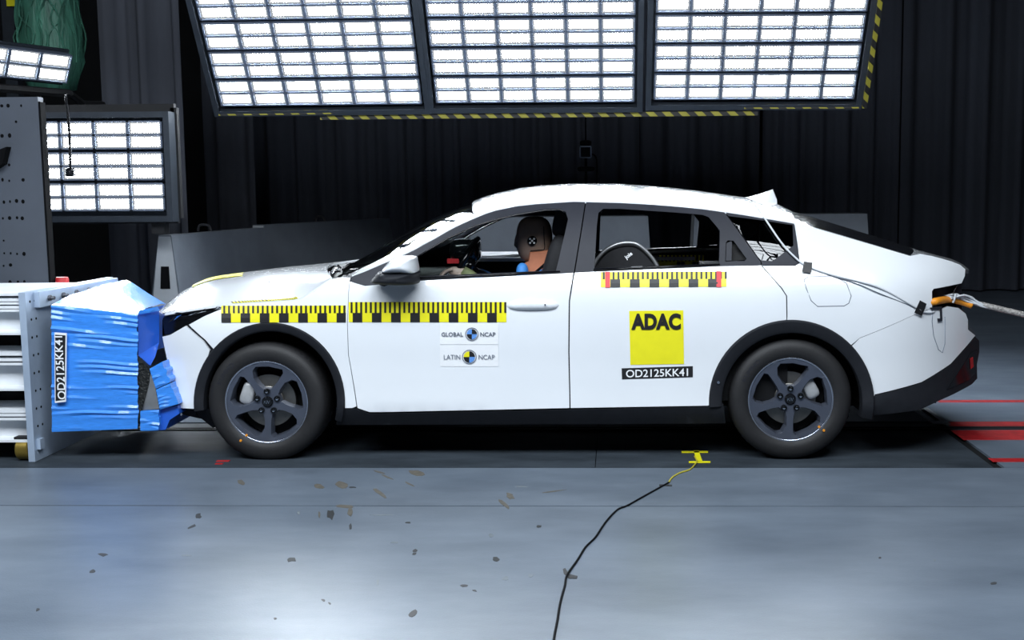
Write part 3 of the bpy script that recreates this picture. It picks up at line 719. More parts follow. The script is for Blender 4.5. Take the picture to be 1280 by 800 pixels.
# ---- headlamp, broken
panel('headlamp', [(201, 398), (214, 392.5), (236, 387.5), (262, 384), (284, 382), (270, 388.5), (254, 396), (232, 407), (212, 418.5), (203, 419)], car, 'gloss_black', off=.03, depth=.02, step=.03)
rnd = random.Random(11); 
for k in range(13):
    t = rnd.random(); a = side(204+t*66, 396+rnd.uniform(-3, 12)*(1-t)-t*9, .012); b = side(204+t*66+rnd.uniform(8, 26), 393+rnd.uniform(-2, 6)*(1-t)-t*11, rnd.uniform(-.012, .012))
    c = a.lerp(b, .5)+Vector((0, -.006, .012*rnd.uniform(.4, 1))); m = MB(); m.poly([a, b, c]); m.poly([a+Vector((0, .004, 0)), c+Vector((0, .004, 0)), b+Vector((0, .004, 0))]); m.build('lamp_shard', ('chrome', 'trim_grey', 'gloss_black')[k % 3], car)
# nose closure and bumper beam behind the barrier
rows = []
for a, b in ((203, 421), (206, 440), (212, 465), (221, 502), (226, 520)):
    p = side(a, b, .02); rows.append([Vector((p.x-.10*math.sin(math.pi*t_), p.y+(2*YC-2*p.y)*t_, p.z)) for t_ in (0, .15, .35, .5, .65, .85, 1)])
MB().grid(rows).build('nose_closure', 'paint', car, smooth=True)
rows = []
for a, b in ((207, 392), (203, 400), (203, 421)):
    p = side(a, b, .05); rows.append([Vector((p.x-.05*math.sin(math.pi*t_), p.y+(2*YC-2*p.y)*t_, p.z)) for t_ in (0, .15, .35, .5, .65, .85, 1)])
MB().grid(rows).build('grille_remains', 'gloss_black', car, smooth=True)

# ---- underbody and wheel wells
fx, rx = -1.36, 1.36
m = MB(); m.box((-.92, .10, .17), (.92, 2*YC-.10, .30)); m.box((-1.75, .45, .2), (2.05, 2*YC-.45, .32)); m.box((1.75, .2, .26), (2.15, 2*YC-.2, .36)); m.build('floor_pan', 'dark_inner', car)
for x, O in ((fx, .395), (rx, .395)):
    for mir in (0, 1):
        y_in = .10 if x < 0 else .03; ya, yb_ = (y_in, .48) if not mir else (2*YC-y_in, 2*YC-.48)
        MB().lathe([(O+.02, ya), (O+.01, (ya*2+yb_)/3), (O, yb_), (.0, yb_)], (x, 0, .315), 'y', 28, R_(-14), R_(194)).build('wheel_well', 'dark_inner', car, smooth=True, sharp=40)

# ---- wheels
RR, RT = .315, .214
def wheel(x, y, sgn, zc, hero):
    tyre_p = [(.205, .012), (.222, -.006), (.245, -.014), (.275, -.014), (.298, -.004), (.309, .012), (RR, .035), (RR+.001, .10), (RR, .165), (.309, .188), (.295, .204), (.25, .208), (.205, .19)]
    c = Vector((x, y, zc))
    tp = [(r, y_*sgn) for r, y_ in tyre_p]
    w0 = MB(); n5 = 5
    # rim face: plate with five twisted windows
    outer = [(RT*math.cos(R_(a)), RT*math.sin(R_(a))) for a in range(0, 360, 6)]
    pol = lambda r, a: (RT*r*math.cos(R_(a)), RT*r*math.sin(R_(a)))
    holes = []; SP = [270-72*k for k in range(5)] if sgn > 0 else [270+72*k for k in range(5)]
    for a in [270+72*k for k in range(5)]:
        holes.append([pol(.33, a+19), pol(.45, a+10), pol(.62, a+6.5), pol(.82, a+5), pol(.905, a+9), pol(.885, a+32), pol(.91, a+52), pol(.84, a+59), pol(.66, a+64.5), pol(.45, a+62), pol(.33, a+53), pol(.315, a+36)])
    v, f, rings = tri2d(outer, holes, .018, .02)
    def dish(q):
        r = math.hypot(*q)/RT; return .004+.018*max(0, (1-r))**.8*(1 if r > .2 else 1) - .004*math.exp(-((r-.97)/.02)**2)
    def V3(q, dy=0, k=1): return c+Vector((q[0]*k, (dish(q)+dy)*sgn, q[1]*k))
    w0.v = [V3(q) for q in v]; w0.f = list(f)
    for r in rings[1:]:
        ctr = (sum(q[0] for q in r)/len(r), sum(q[1] for q in r)/len(r))
        def sh(q, s_): return (q[0]+(ctr[0]-q[0])*s_, q[1]+(ctr[1]-q[1])*s_)
        for k in range(len(r)):
            q, q2 = r[k], r[(k+1) % len(r)]
            w0.quad(V3(q), V3(q2), V3(sh(q2, .09), .022), V3(sh(q, .09), .022)); w0.quad(V3(sh(q, .09), .022), V3(sh(q2, .09), .022), V3(sh(q2, .10), .055), V3(sh(q, .10), .055))
    w0.lathe([(RT, .004*sgn), (RT+.006, -.002*sgn), (RT+.007, .012*sgn), (RT-.004, .03*sgn), (RT-.02, .09*sgn), (RT-.01, .19*sgn)], c, 'y', 60)
    W = w0.build('wheel', 'rim_metal', car, smooth=True, sharp=25)
    MB().lathe([(RT-.003, .0005*sgn), (RT+.003, -.0035*sgn), (RT+.007, -.001*sgn), (RT+.008, .006*sgn)], c, 'y', 60).build('rim_lip', 'rim_bright', W, smooth=True)
    MB().lathe(tp, c, 'y', 72).build('tyre', 'rubber', W, smooth=True, sharp=60)
    # tread blocks: shallow cross grooves seen at the tyre shoulder
    m = MB()
    for k in range(60):
        a = 2*math.pi*k/60; rd = Vector((math.cos(a), 0, math.sin(a))); tn = Vector((-math.sin(a), 0, math.cos(a)))
        for (ya, yb2, r_) in ((.02, .07, RR-.001), (.13, .18, RR-.001)):
            p0, p1 = c+rd*r_+Vector((0, ya*sgn, 0)), c+rd*r_+Vector((0, yb2*sgn, 0))+tn*.006
            m.quad(p0-tn*.009, p0+tn*.009, p1+tn*.009+rd*.002, p1-tn*.009+rd*.002)
    m.build('tread', 'rubber', W)['kind'] = 'stuff'
    bp = [(0, .055), (.02, .055), (.10, .06), (.138, .06), (.14, .075), (.0, .075)]
    MB().lathe([(r, y_*sgn) for r, y_ in bp], c, 'y', 40).build('brake_disc', 'disc_steel', W, smooth=True, sharp=30)
    MB().lathe([(0, .03*sgn), (.06, .032*sgn), (.078, .045*sgn), (.078, .06*sgn)], c, 'y', 32).build('hub', 'disc_steel', W, smooth=True, sharp=30)
    MB().lathe([(.19, .12*sgn), (.0, .121*sgn)], c, 'y', 32).build('back_plate', 'dark_inner', W)
    # caliper
    ang = R_(160 if x < 0 else 28); m = MB()
    Mc = Matrix.Translation(c+Vector((math.cos(ang)*.118, .062*sgn, math.sin(ang)*.118))) @ Matrix.Rotation(-ang+math.pi/2, 4, 'Y')
    m.sell((0, 0, 0), (.062, .03, .036), .5, Mc, 16, 8);
    m.build('brake_caliper', 'caliper', W, smooth=True, sharp=40)
    # hub cap with badge, nuts
    cap = MB().lathe([(0, .008*sgn), (.024, .009*sgn), (.029, .014*sgn), (.029, .03*sgn)], c, 'y', 24).build('hub_cap', 'gloss_black', W, smooth=True, sharp=40)
    m = MB(); yb3 = .0065*sgn
    for (a, b) in (((-.016, -.008), (-.013, .008)), ((-.013, .0), (-.004, .009)), ((-.011, .001), (-.002, -.008)), ((-.002, -.008), (.003, .009)), ((.003, .009), (.008, -.008)), ((.008, -.008), (.015, .009))):
        p0, p1 = c+Vector((a[0], yb3, a[1])), c+Vector((b[0], yb3, b[1])); m.tube([p0, p1], .0013, 4)
    m.build('badge', 'chrome', W)
    for k in range(5):
        a = R_(90+72*k); m = MB(); cc_ = c+Vector((.055*math.cos(a), 0, .055*math.sin(a)))
        m.lathe([(.0165, .018*sgn), (.0165, .008*sgn), (.0120, .008*sgn), (.0115, .022*sgn)], cc_, 'y', 12); m.build('nut_well', 'gloss_black', W, smooth=True, sharp=30)
        MB().lathe([(0, .002*sgn), (.008, .004*sgn), (.0115, .010*sgn), (.0115, .03*sgn)], cc_, 'y', 6).build('lug_nut', 'chrome', W)
    if hero:
        for k, (a, r) in enumerate(hero):
            p = c+Vector((math.cos(R_(a))*r, (.0 if r < .22 else -.014)*sgn-.001, math.sin(R_(a))*r))
            MB().lathe([(0, -.002), (.006, -.002), (.007, .003)], p, 'y', 12).build('orange_dot', 'orange_hose', W)
        vs_, fs, (tw, th) = text_mesh('KUMHO', .034, 1.1)
        m = MB(); a0 = R_(143)
        for (u, v_) in vs_:
            a = a0-u/.262; r = .262+v_; m.v.append(c+Vector((math.cos(a)*r, -.0152, math.sin(a)*r)))
        m.f = fs; m.recalc = False; m.build('tyre_lettering', 'trim_grey', W)
    return W
YW = .022
wheel(fx, YW, 1, .304, [(237, .208), (235, .244)]); wheel(rx, YW, 1, .313, [(-44, .205), (-43, .232)])
wheel(fx, 2*YC-YW, -1, .313, None); wheel(rx, 2*YC-YW, -1, .313, None)

# ---- door mirror, door handle
def rounded(pts, n=5): return [(q.x, q.y) for q in smooth_path([Vector((a, b, 0)) for a, b in pts], n, True)]
def blob(name, mat, pts, yb_, yf, nlay=6, parent=car, bulge=.8):
    # closed outline (photo pixels at plane yb_) swelling towards the viewer to yf
    base = [at(a, b, yb_) for a, b in rounded(pts)]; c = sum(base, Vector())/len(base); rows = []
    for k in range(nlay+1):
        t = k/nlay; s_ = math.sqrt(max(0, 1-(t*.97)**(2/ bulge)))
        rows.append([c+(p-c)*(s_ if k else 1)+Vector((0, (yf-yb_)*t, 0)) for p in base])
    m = MB().grid(rows, closed_v=True); m.poly(rows[-1]); m.poly([p for p in rows[0]]); return m.build(name, mat, parent, smooth=True, sharp=70)
blob('door_mirror', 'black_plastic', [(466, 352), (470, 345), (480, 338), (522, 337), (524.5, 345), (523, 354), (500, 355.5), (480, 354.5)], -.02, -.19)
blob('mirror_cap', 'paint', [(480, 341), (483, 332), (494, 322), (507, 319.5), (520, 320), (522.5, 325), (523, 341), (503, 341.5)], -.03, -.195)
MB().tube([side(478, 352, .02), at(486, 350, -.03), at(496, 349, -.07)], [.03, .024, .03], 8).build('mirror_arm', 'black_plastic', car, smooth=True)
m = MB(); hc = side(666, 381.5); L = .15
rows = []
for i in range(13):
    t = -1+2*i/12; k = math.sqrt(max(0, 1-abs(t)**2.6)); row = []
    for j in range(9):
        a = math.pi*j/8; z = hc.z+.004+.030*k*math.cos(a)-.006*t*t; x = hc.x+t*L*.93; row.append((x, S(x, z)+.004-.030*k*math.sin(a), z))
    rows.append(row)
MB().grid(rows).build('front_door_handle', 'paint', car, smooth=True)
m = MB(); q = hc+Vector((.03, 0, .005)); m.lathe([(0, -.036), (.004, -.036), (.004, -.028)], (q.x+.035, S(q.x, q.z), q.z), 'y', 8); m.build('key_hole', 'hole', car)

# ---- printed tapes and stickers on the near side of the car
def onS(x, z, off=-.003): return Vector((x, S(x, z)+off, z))
def sheet(pts_px, off=-.003, nx=10, nz=4):
    # four photo corners (tl,tr,br,bl) -> grid lying on the body side
    c = [sxz(*q) for q in pts_px]; rows = []
    for j in range(nz+1):
        row = []
        for i in range(nx+1):
            u, v = i/nx, j/nz
            x = (c[0][0]*(1-u)+c[1][0]*u)*(1-v)+(c[3][0]*(1-u)+c[2][0]*u)*v; z = (c[0][1]*(1-u)+c[1][1]*u)*(1-v)+(c[3][1]*(1-u)+c[2][1]*u)*v
            row.append(onS(x, z, off))
        rows.append(row)
    return rows
def rect(x0, y0, x1, y1): return [(x0, y0), (x1, y0), (x1, y1), (x0, y1)]
def side_text(txt, x0, x1, yc_, h, parent, mat, bold=0, off=-.006, slope=0.0, name='lettering', spacing=1.0):
    a, b = sxz(x0, yc_), sxz(x1, yc_+slope*(x1-x0)); hz = abs(sxz(x0, yc_-h/2)[1]-sxz(x0, yc_+h/2)[1])
    vs_, fs, (tw, th) = text_mesh(txt, .1, 1, bold, spacing); m = MB(); L = b[0]-a[0]
    for (u, v) in vs_:
        k = u/tw+.5; x = a[0]+L*k; z = a[1]+(b[1]-a[1])*k+v/th*hz; m.v.append(onS(x, z, off))
    m.f = fs; m.recalc = False; return m.build(name, mat, parent)
def ruler(name, x0, x1, yt, ym, yb2, pitch, tick, first_black, lab, reds=(), slope=0.0, hood_top=None):
    t = MB().grid(sheet([(x0, yt), (x1, yt+slope*(x1-x0)), (x1, yb2+slope*(x1-x0)), (x0, yb2)], -.002, 40, 4)).build(name, 'yellow_tape', car, smooth=True); t['label'] = lab
    m = MB(); x = x0+first_black
    while x < x1-2:
        e = min(x+pitch/2, x1); s0 = slope*(x-x0); m.grid(sheet(rect(x, ym+s0, e, yb2+s0), -.0035, 2, 2)); x += pitch
    x = x0+tick*.4
    while x < x1-2:
        s0 = slope*(x-x0); m.grid(sheet(rect(x, yt+s0, x+tick*.42, ym+s0), -.0035, 1, 3)); x += tick
    m.build('black_graduation', 'black_ink', t)
    for r in reds: 
        s0 = slope*(r-x0); MB().grid(sheet(rect(r, yt-.5+s0, r+6, yb2+.3+s0), -.005, 1, 2)).build('red_band', 'red_tape', t)
    return t
ruler('measuring_tape', 436, 633, 377.5, 391, 402.6, 24.0, 6.0, 5, 'yellow tape with black blocks and ticks along the front door')
ruler('measuring_tape', 277, 432.4, 382, 391.5, 403, 24.0, 6.0, 0, 'yellow tape with black blocks and ticks across the front fender', slope=-.002)
ruler('measuring_tape', 751, 908, 340, 349, 359, 24.4, 6.1, 12, 'yellow measuring tape with red bands below the rear window', reds=(756.5, 895.5), slope=-.004)
rows = [[hoodpt(u, y, .003) for y in (.05, .09, .13)] for u in [7.2+i*.4 for i in range(14)]]
hn = []
for i in range(25):
    k = 7.0+i*.32; p0 = hood[int(k)][0].lerp(hood[int(k)+1][0], k-int(k)); p1 = hood[int(k)][1].lerp(hood[int(k)+1][1], k-int(k)); hn.append((p0+Vector((0, -.002, .002)), p0.lerp(p1, .75)+Vector((0, -.002, .004))))
t = MB().grid([[a, b] for a, b in hn]).build('measuring_tape', 'yellow_tape', car); t['label'] = 'upper edge of the yellow tape on the bonnet side'
m = MB()
for i in range(24):
    (a, b), (c, d) = hn[i], hn[i+1]; e_ = Vector((0, -.002, .002)); m.quad(a+e_, a.lerp(c, .45)+e_, b.lerp(d, .45)+e_, b+e_)
m.build('black_graduation', 'black_ink', t)
# logo stickers
def roundel(parent, cx_, cy_, r, q):
    for k, (a0, mat) in enumerate(zip((0, 90, 180, 270), q)):
        pts = [(cx_, cy_)]+[(cx_+r*math.cos(R_(a0+15*j)), cy_-r*math.sin(R_(a0+15*j))) for j in range(7)]
        m = MB(); m.poly([onS(*sxz(*p), -.006) for p in pts]); m.build('roundel_quarter', mat, parent)
    m = MB(); ring = []
    for j in range(33):
        a = R_(360*j/32); ring.append([onS(*sxz(cx_+rr*math.cos(a), cy_-rr*math.sin(a)), -.0055) for rr in (r+1.1, r+1.9)])
    m.grid(ring); m.build('roundel_ring', 'lamp_housing', parent)
st = MB().grid(sheet(rect(550, 404.5, 623, 430.5), -.002, 4, 3)).build('sticker', 'white_tape', car, smooth=True); st['label'] = 'white sticker reading GLOBAL NCAP with a blue roundel'
side_text('GLOBAL', 552, 579, 417.8, 5.2, st, 'grey_ink', .0016); side_text('NCAP', 600.5, 619.5, 417.8, 5.2, st, 'grey_ink', .0016); roundel(st, 590, 417.6, 6.4, ('black_ink', 'blue_ink', 'black_ink', 'blue_ink'))
st = MB().grid(sheet(rect(550, 431.2, 623, 458), -.002, 4, 3)).build('sticker', 'white_tape', car, smooth=True); st['label'] = 'white sticker reading LATIN NCAP with a yellow and blue roundel'
side_text('LATIN', 555, 575.5, 446.2, 5.8, st, 'lamp_housing'); side_text('NCAP', 598.5, 618.5, 446.2, 5.8, st, 'lamp_housing'); roundel(st, 586.8, 446, 7.1, ('black_ink', 'yellow_tape', 'black_ink', 'blue_ink'))
st = MB().grid(sheet([(786.5, 388.6), (854, 387.8), (855, 455), (788, 456)], -.002, 4, 4)).build('sticker', 'yellow_tape', car, smooth=True); st['label'] = 'yellow square sticker reading ADAC on the rear door'
side_text('ADAC', 789, 851, 402, 20.5, st, 'black_ink', .0052, slope=-.004, spacing=1.04)
st = MB().grid(sheet([(777, 460.3), (866, 457.6), (866, 471.4), (777.5, 474)], -.002, 4, 2)).build('label', 'black_ink', car, smooth=True); st['label'] = 'black label reading OD2125KK41 under the yellow sticker'
side_text('OD2125KK41', 782.5, 860, 467, 9.6, st, 'white_tape', .0012, slope=-.026)
# tape pads and thin cable over the quarter panel
cab = smooth_path([side(936, 251, -.004), side(946, 259, -.006), side(958, 276, -.008), side(975, 301, -.008), side(990, 318, -.008), side(1008, 332, -.008), side(1040, 343.5, -.006), side(1075, 352, -.006), side(1103, 361, -.006), side(1143, 383, -.006), side(1155, 390, -.006), side(1167, 390, .0), side(1172, 386, .04)], 6)
tag(MB().tube(cab, .0055, 6).build('cable', 'white_cable', smooth=True), 'thin pale cable taped over the rear quarter panel', 'cable')
cab = smooth_path([side(1010, 333, -.006), side(1040, 345, -.005), side(1072, 355, -.005), side(1100, 367, -.005), side(1143, 384, -.005)], 6)
tag(MB().tube(cab, .0025, 5).build('cable', 'grey_ink', smooth=True), 'hair-thin grey wire running just under the pale cable', 'cable')
for pts in ([(1004.5, 326.5), (1015, 328), (1013.5, 341), (1002, 339.5)], [(1149, 375), (1157.5, 379.5), (1151.5, 394.5), (1142, 390.5)]):
    MB().grid(sheet(pts, -.014, 3, 3)).build('tape_pad', 'black_ink', car)

# ---- cabin: dashboard, steering wheel, seats, far door lining
m = MB(); p = at(520, 345, .4)
dx0, dx1 = at(470, 340, .5).x, at(545, 340, .5).x
rows = []
for y in (.14, .5, YC, 2*YC-.5, 2*YC-.14): rows.append([(dx0-.25, y, .87), (dx0+.1, y, .90), (dx1-.06, y, .895), (dx1, y, .86), (dx1-.02, y, .72), (dx1-.15, y, .5)])
MB().grid(rows).build('dashboard', 'dash', car, smooth=True, sharp=50)
for y0_, y1_ in ((.075, .12), (2*YC-.12, 2*YC-.075)):
    MB().box((dx0-.1, y0_, .3), (1.35, y1_, .93)).build('door_lining', 'dash', car)
for x0_, x1_ in ((-.62, .32), (.38, .98)):
    MB().box((x0_, 2*YC-.135, .926), (x1_, 2*YC-.118, .95)).build('added_bright_sill_strip', 'paint', car)  # white strip added for the bright line along the far sill
for x0_, x1_ in ((-.62, .30), (.40, 1.0)):
    m = MB(); pr = [(2*YC-.075, .945), (2*YC-.02, .985), (2*YC-.005, .975), (2*YC-.005, .94)]
    rows = [[Vector((x, y, z)) for y, z in pr] for x in (x0_, x1_)]; m.grid(rows, closed_v=True); m.poly(rows[0]); m.poly(rows[1]); m.build('added_lit_shoulder_wedge', 'paint', car)  # wedge added as the lit far shoulder, slanted to catch lamp light
m = MB(); m.box((1.0, .25, .5), (2.0, 2*YC-.25, .93)); m.build('parcel_shelf', 'seat_cloth', car)
m = MB(); m.box((-1.0, .12, .3), (1.3, 2*YC-.12, .34)); m.build('carpet', 'dark_inner', car)
def seat(x, y, nm='front_seat'):
    MB().sell((x+.0, y, .52), (.27, .25, .11), .45).build(nm, 'seat_cloth', car, smooth=True)
    Mb = Matrix.Rotation(R_(14), 3, 'Y')
    b = MB(); b.sell((x+.26, y, .82), (.075, .25, .34), .5, Mb); b.build('backrest', 'seat_cloth', car, smooth=True)
    h = MB(); h.sell((x+.335, y, 1.235), (.055, .135, .105), .6, Mb); h.tube([(x+.30, y-.06, 1.05), (x+.33, y-.06, 1.2)], .008, 6); h.tube([(x+.30, y+.06, 1.05), (x+.33, y+.06, 1.2)], .008, 6); h.build('headrest', 'seat_cloth', car, smooth=True, sharp=50)
DY = .53
hx = at(668, 300, DY).x
seat(hx-.17, DY); seat(hx-.12, 2*YC-DY)
MB().sell((1.0, YC, .50), (.28, .68, .12), .4).sell((1.22, YC, .76), (.09, .68, .25), .45, Matrix.Rotation(R_(22), 3, 'Y')).build('rear_bench', 'seat_cloth', car, smooth=True)
# steering wheel
sc = at(579, 334, DY); Ms = Matrix.Translation(sc) @ Matrix.Rotation(R_(-62), 4, 'Y')
m = MB(); ring = []
for k in range(32):
    a = 2*math.pi*k/32; ring.append(Ms @ Vector((.175*math.cos(a), .175*math.sin(a), 0)))
ring.append(ring[0]); 
SW = MB().tube(ring, .017, 8, False).sell((0, 0, -.02), (.07, .075, .03), .6, None).build('steering_wheel', 'gloss_black', car, smooth=True) if False else MB().tube(ring, .018, 8, False).build('steering_wheel', 'gloss_black', car, smooth=True)
m = MB(); m.sell((0, 0, -.03), (.07, .08, .035), .6, None)
m.v = [Ms @ v for v in m.v]; m.tube([Ms @ Vector((0, -.17, 0)), Ms @ Vector((0, .17, 0))], .016, 6); m.tube([Ms @ Vector((0, 0, -.03)), Ms @ Vector((0, 0, -.32))], .035, 10); m.build('wheel_hub', 'gloss_black', SW, smooth=True)
# instrument binnacle with a red band, seen behind the wheel
b = MB(); b.sell(at(582, 313, DY+.06), (.085, .12, .068), .6); B = b.build('instrument_display', 'gloss_black', car, smooth=True)
q = at(566, 326, DY-.04); MB().box((q.x-.03, q.y-.01, q.z-.014), (q.x+.035, q.y+.02, q.z+.012)).build('red_band', 'red_tape', SW)
# yellow tape on the inside of the far door
yf = 2*YC-.125
a, b = at(822, 319, yf), at(880, 318, yf); h_ = a.z-at(822, 333, yf).z; 
t = MB().box((a.x, yf-.004, a.z-h_), (b.x, yf, a.z)).build('measuring_tape', 'yellow_tape', car); t['label'] = 'yellow measuring tape inside the far door'
m = MB(); n = 12
for k in range(n):
    x = a.x+(b.x-a.x)*k/n; m.box((x, yf-.006, a.z-h_*.55), (x+.012, yf-.004, a.z))
    if k in (5, 6, 9, 10): m.box((x, yf-.006, a.z-h_), (x+.024, yf-.004, a.z-h_*.6))
m.build('black_graduation', 'black_ink', t)

# ================================================================== child seat on the rear bench
cs = empty('child_seat', at(785, 420, .5), 'black child seat showing its rounded glossy edge in the rear window', 'child seat')
def shellprof(pts, y0_, y1_, n=6):
    c = [at(a, b, .42) for a, b in pts]; rows = []
    for j in range(n+1):
        t = j/n; k = math.sqrt(max(.02, 1-(2*t-1)**4)); y = y0_+(y1_-y0_)*t; mid = sum(c, Vector())/len(c)
        rows.append([Vector((mid.x+(p.x-mid.x)*(.86+.14*k), y, mid.z+(p.z-mid.z)*(.86+.14*k))) for p in c])
    return rows
op = rounded([(737, 345), (745, 325), (758, 311), (775, 304.5), (793, 304), (805, 311), (817, 324), (826, 338), (836, 420), (745, 420)], 6)
rows = shellprof(op, .32, .72)
m = MB().grid(rows, closed_v=True); m.poly(rows[0]); m.poly(rows[-1]); m.build('seat_shell', 'seat_cloth', cs, smooth=True, sharp=60)
rimp = smooth_path([at(a, b, .312) for a, b in [(741, 335), (747, 323), (759, 311.5), (775, 304.5), (792, 304), (804, 310.5), (815, 322), (823, 335)]], 6)
MB().tube(rimp, .009, 8).build('seat_rim', 'bare_alu', cs, smooth=True)
vs_, fs, (tw, th) = text_mesh('joie', .04, 1, .0015); m = MB(); q = at(786, 320, .318); ca, sa = math.cos(R_(38)), math.sin(R_(38))
m.v = [q+Vector(((u*ca-v*sa)*.72, 0, (u*sa+v*ca)*.72)) for u, v in vs_]; m.f = fs; m.recalc = False; m.build('logo', 'white_tape', cs)
MB().tube([at(789, 334.6, .30), at(803, 334, .30)], .006, 5).build('edge_highlight_strip', 'white_tape', cs)

# ================================================================== crash test dummy
dm = empty('crash_test_dummy', at(668, 420, DY), 'brown-headed crash test dummy in the driver seat with hand on the steering wheel', 'dummy')
def dpt(px, py, y=DY): return at(px, py, y)
# body: one skinned figure
me = bpy.data.meshes.new('body'); o_ = origin(dm)
hip = Vector((hx-.08, DY, .58)); chest = Vector((hx+.07, DY, .80)); neck0 = Vector((hx+.05, DY, .95)); neck1 = Vector((hx+.03, DY, 1.08))
hand = at(573, 340, DY-.17)
J = [hip, (hip+chest)/2, chest, neck0, neck1,
     chest+Vector((-.0, -.16, .05)), Vector((hx-.12, DY-.24, .80)), hand+Vector((.05, .0, -.02)),
     chest+Vector((-.0, .16, .05)), Vector((hx-.12, DY+.24, .80)), Vector((hand.x+.05, DY+.17, hand.z-.02)),
     hip+Vector((-.05, -.1, -.02)), hip+Vector((-.45, -.13, .07)), hip+Vector((-.62, -.12, -.22)),
     hip+Vector((-.05, .1, -.02)), hip+Vector((-.45, .13, .07)), hip+Vector((-.62, .12, -.22))]
ED = [(0, 1), (1, 2), (2, 3), (3, 4), (2, 5), (5, 6), (6, 7), (2, 8), (8, 9), (9, 10), (0, 11), (11, 12), (12, 13), (0, 14), (14, 15), (15, 16)]
RAD = [.13, .13, .14, .07, .055, .075, .05, .033, .075, .05, .033, .09, .065, .045, .09, .065, .045]
me.from_pydata([tuple(p-o_) for p in J], ED, []); bo = bpy.data.objects.new('body', me); COL.objects.link(bo); bo.parent = dm; me.materials.append(MAT['dummy_blue'])
sk = bo.modifiers.new('skin', 'SKIN'); sk.use_smooth_shade = True
for i, r in enumerate(RAD): me.skin_vertices[0].data[i].radius = (r, r)
me.skin_vertices[0].data[0].use_root = True
sb = bo.modifiers.new('sub', 'SUBSURF'); sb.levels = 2; sb.render_levels = 2
# head: skull with a face that looks left
hc = dpt(668, 299); rows = []
for i in range(19):
    ph = -math.pi/2+math.pi*i/18; row = []
    for j in range(28):
        th = 2*math.pi*j/28; cx_, cy_, cz_ = math.cos(ph)*math.cos(th), math.cos(ph)*math.sin(th), math.sin(ph)
        sg = lambda v, p: math.copysign(abs(v)**p, v)
        x = .100*sg(cx_, .66); y = .078*sg(cy_, .8); z = .127*sg(cz_, .75)
        if z < 0: x += -.012*(z/.125) * (1 if x < 0 else 0) * 0; y *= 1-.18*(-z/.125); x = x if x < 0 else x*(1-.2*(-z/.125))
        fr = max(0, -cx_)                          # front of the face
        if fr > .6 and abs(y) < .02: x -= .022*math.exp(-((z+.02)/.022)**2)*(1-abs(y)/.02)    # nose
        if fr > .5: x += .012*math.exp(-((z-.015)/.016)**2)*math.exp(-((abs(y)-.035)/.016)**2)  # eye sockets
        if fr > .6: x += .006*math.exp(-((z+.062)/.006)**2)*(1 if abs(y) < .03 else 0)          # mouth
        row.append(hc+Vector((x, y, z)))
    rows.append(row)
H = MB().grid(rows, closed_v=True).build('head', 'dummy_skin', dm, smooth=True)
def plate(pts, y, th, name, mat, parent, bulge=.02):
    c = [at(a, b, y) for a, b in pts]; mid = sum(c, Vector())/len(c)
    m = MB(); m.prism([(p.x, p.z) for p in c], y-th, y+th); return m.build(name, mat, parent)
# tan neck block stepping up behind the jaw, skull cap seam, marker disc
for pts, nm, mt in (([(662, 314.5), (689, 312), (691, 322), (687, 341), (657, 343), (652, 331), (660, 326.5)], 'neck', 'dummy_tan'),):
    c = [at(a, b, DY-.055) for a, b in pts]; m = MB(); rows = []
    for k, (y, s_) in enumerate(((DY-.075, .86), (DY-.066, .97), (DY-.03, 1), (DY+.03, 1), (DY+.066, .97), (DY+.075, .86))):
        mid = sum(c, Vector())/len(c); rows.append([Vector((mid.x+(p.x-mid.x)*s_, y, mid.z+(p.z-mid.z)*s_)) for p in c])
    m.grid(rows, closed_v=True); m.poly(rows[0]); m.poly(rows[-1]); m.build(nm, mt, dm, smooth=True, sharp=40)
seam = smooth_path([at(a, b, DY-.074) for a, b in ((679.5, 283), (680, 297), (680.5, 311), (674, 312.5), (663, 313.5))], 4); MB().tube(seam, .0022, 5).build('seam', 'hole', H)
q = at(665.2, 301, DY-.0795); dsk = MB().lathe([(0, -.006), (.026, -.004), (.027, .02)], q, 'y', 24).build('target_marker', 'hole', H, smooth=True, sharp=40)
for (u, v) in ((-.011, .011), (.011, .011), (0, 0), (-.011, -.011), (.011, -.011)):
    MB().lathe([(0, -.0085), (.0058, -.008), (.0058, -.004)], q+Vector((u, 0, v)), 'y', 10).build('marker_dot', 'white_tape', dsk)
m = MB(); rnd = random.Random(3)
for k in range(5):
    a = at(690+rnd.uniform(-2, 2), 312+k*3.5, DY-.05); m.tube([a, a+Vector((.012, -.02, -.006)), a+Vector((.0, -.02, -.02))], .004, 5)
m.build('cable_bundle', 'sleeve', dm)
m = MB()
for k in range(6): m.sell(at(646.5+(k % 2), 293+k*4, DY-.02), (.006, .006, .007), 1, None, 8, 5)
m.build('face_contacts', 'braid', H)
# shoulders
MB().sell(at(653, 341, DY-.12), (.034, .05, .055), .9).build('shoulder_pad', 'dummy_blue', dm, smooth=True)
MB().sell(at(691, 336, DY-.05), (.028, .05, .05), .9).build('shoulder_pad', 'dummy_blue', dm, smooth=True)
# seat belt across the neck block
MB().tube([at(690, 322, DY-.09), at(678, 333, DY-.10), at(664, 345, DY-.12)], .008, 6).build('belt', 'hole', dm)
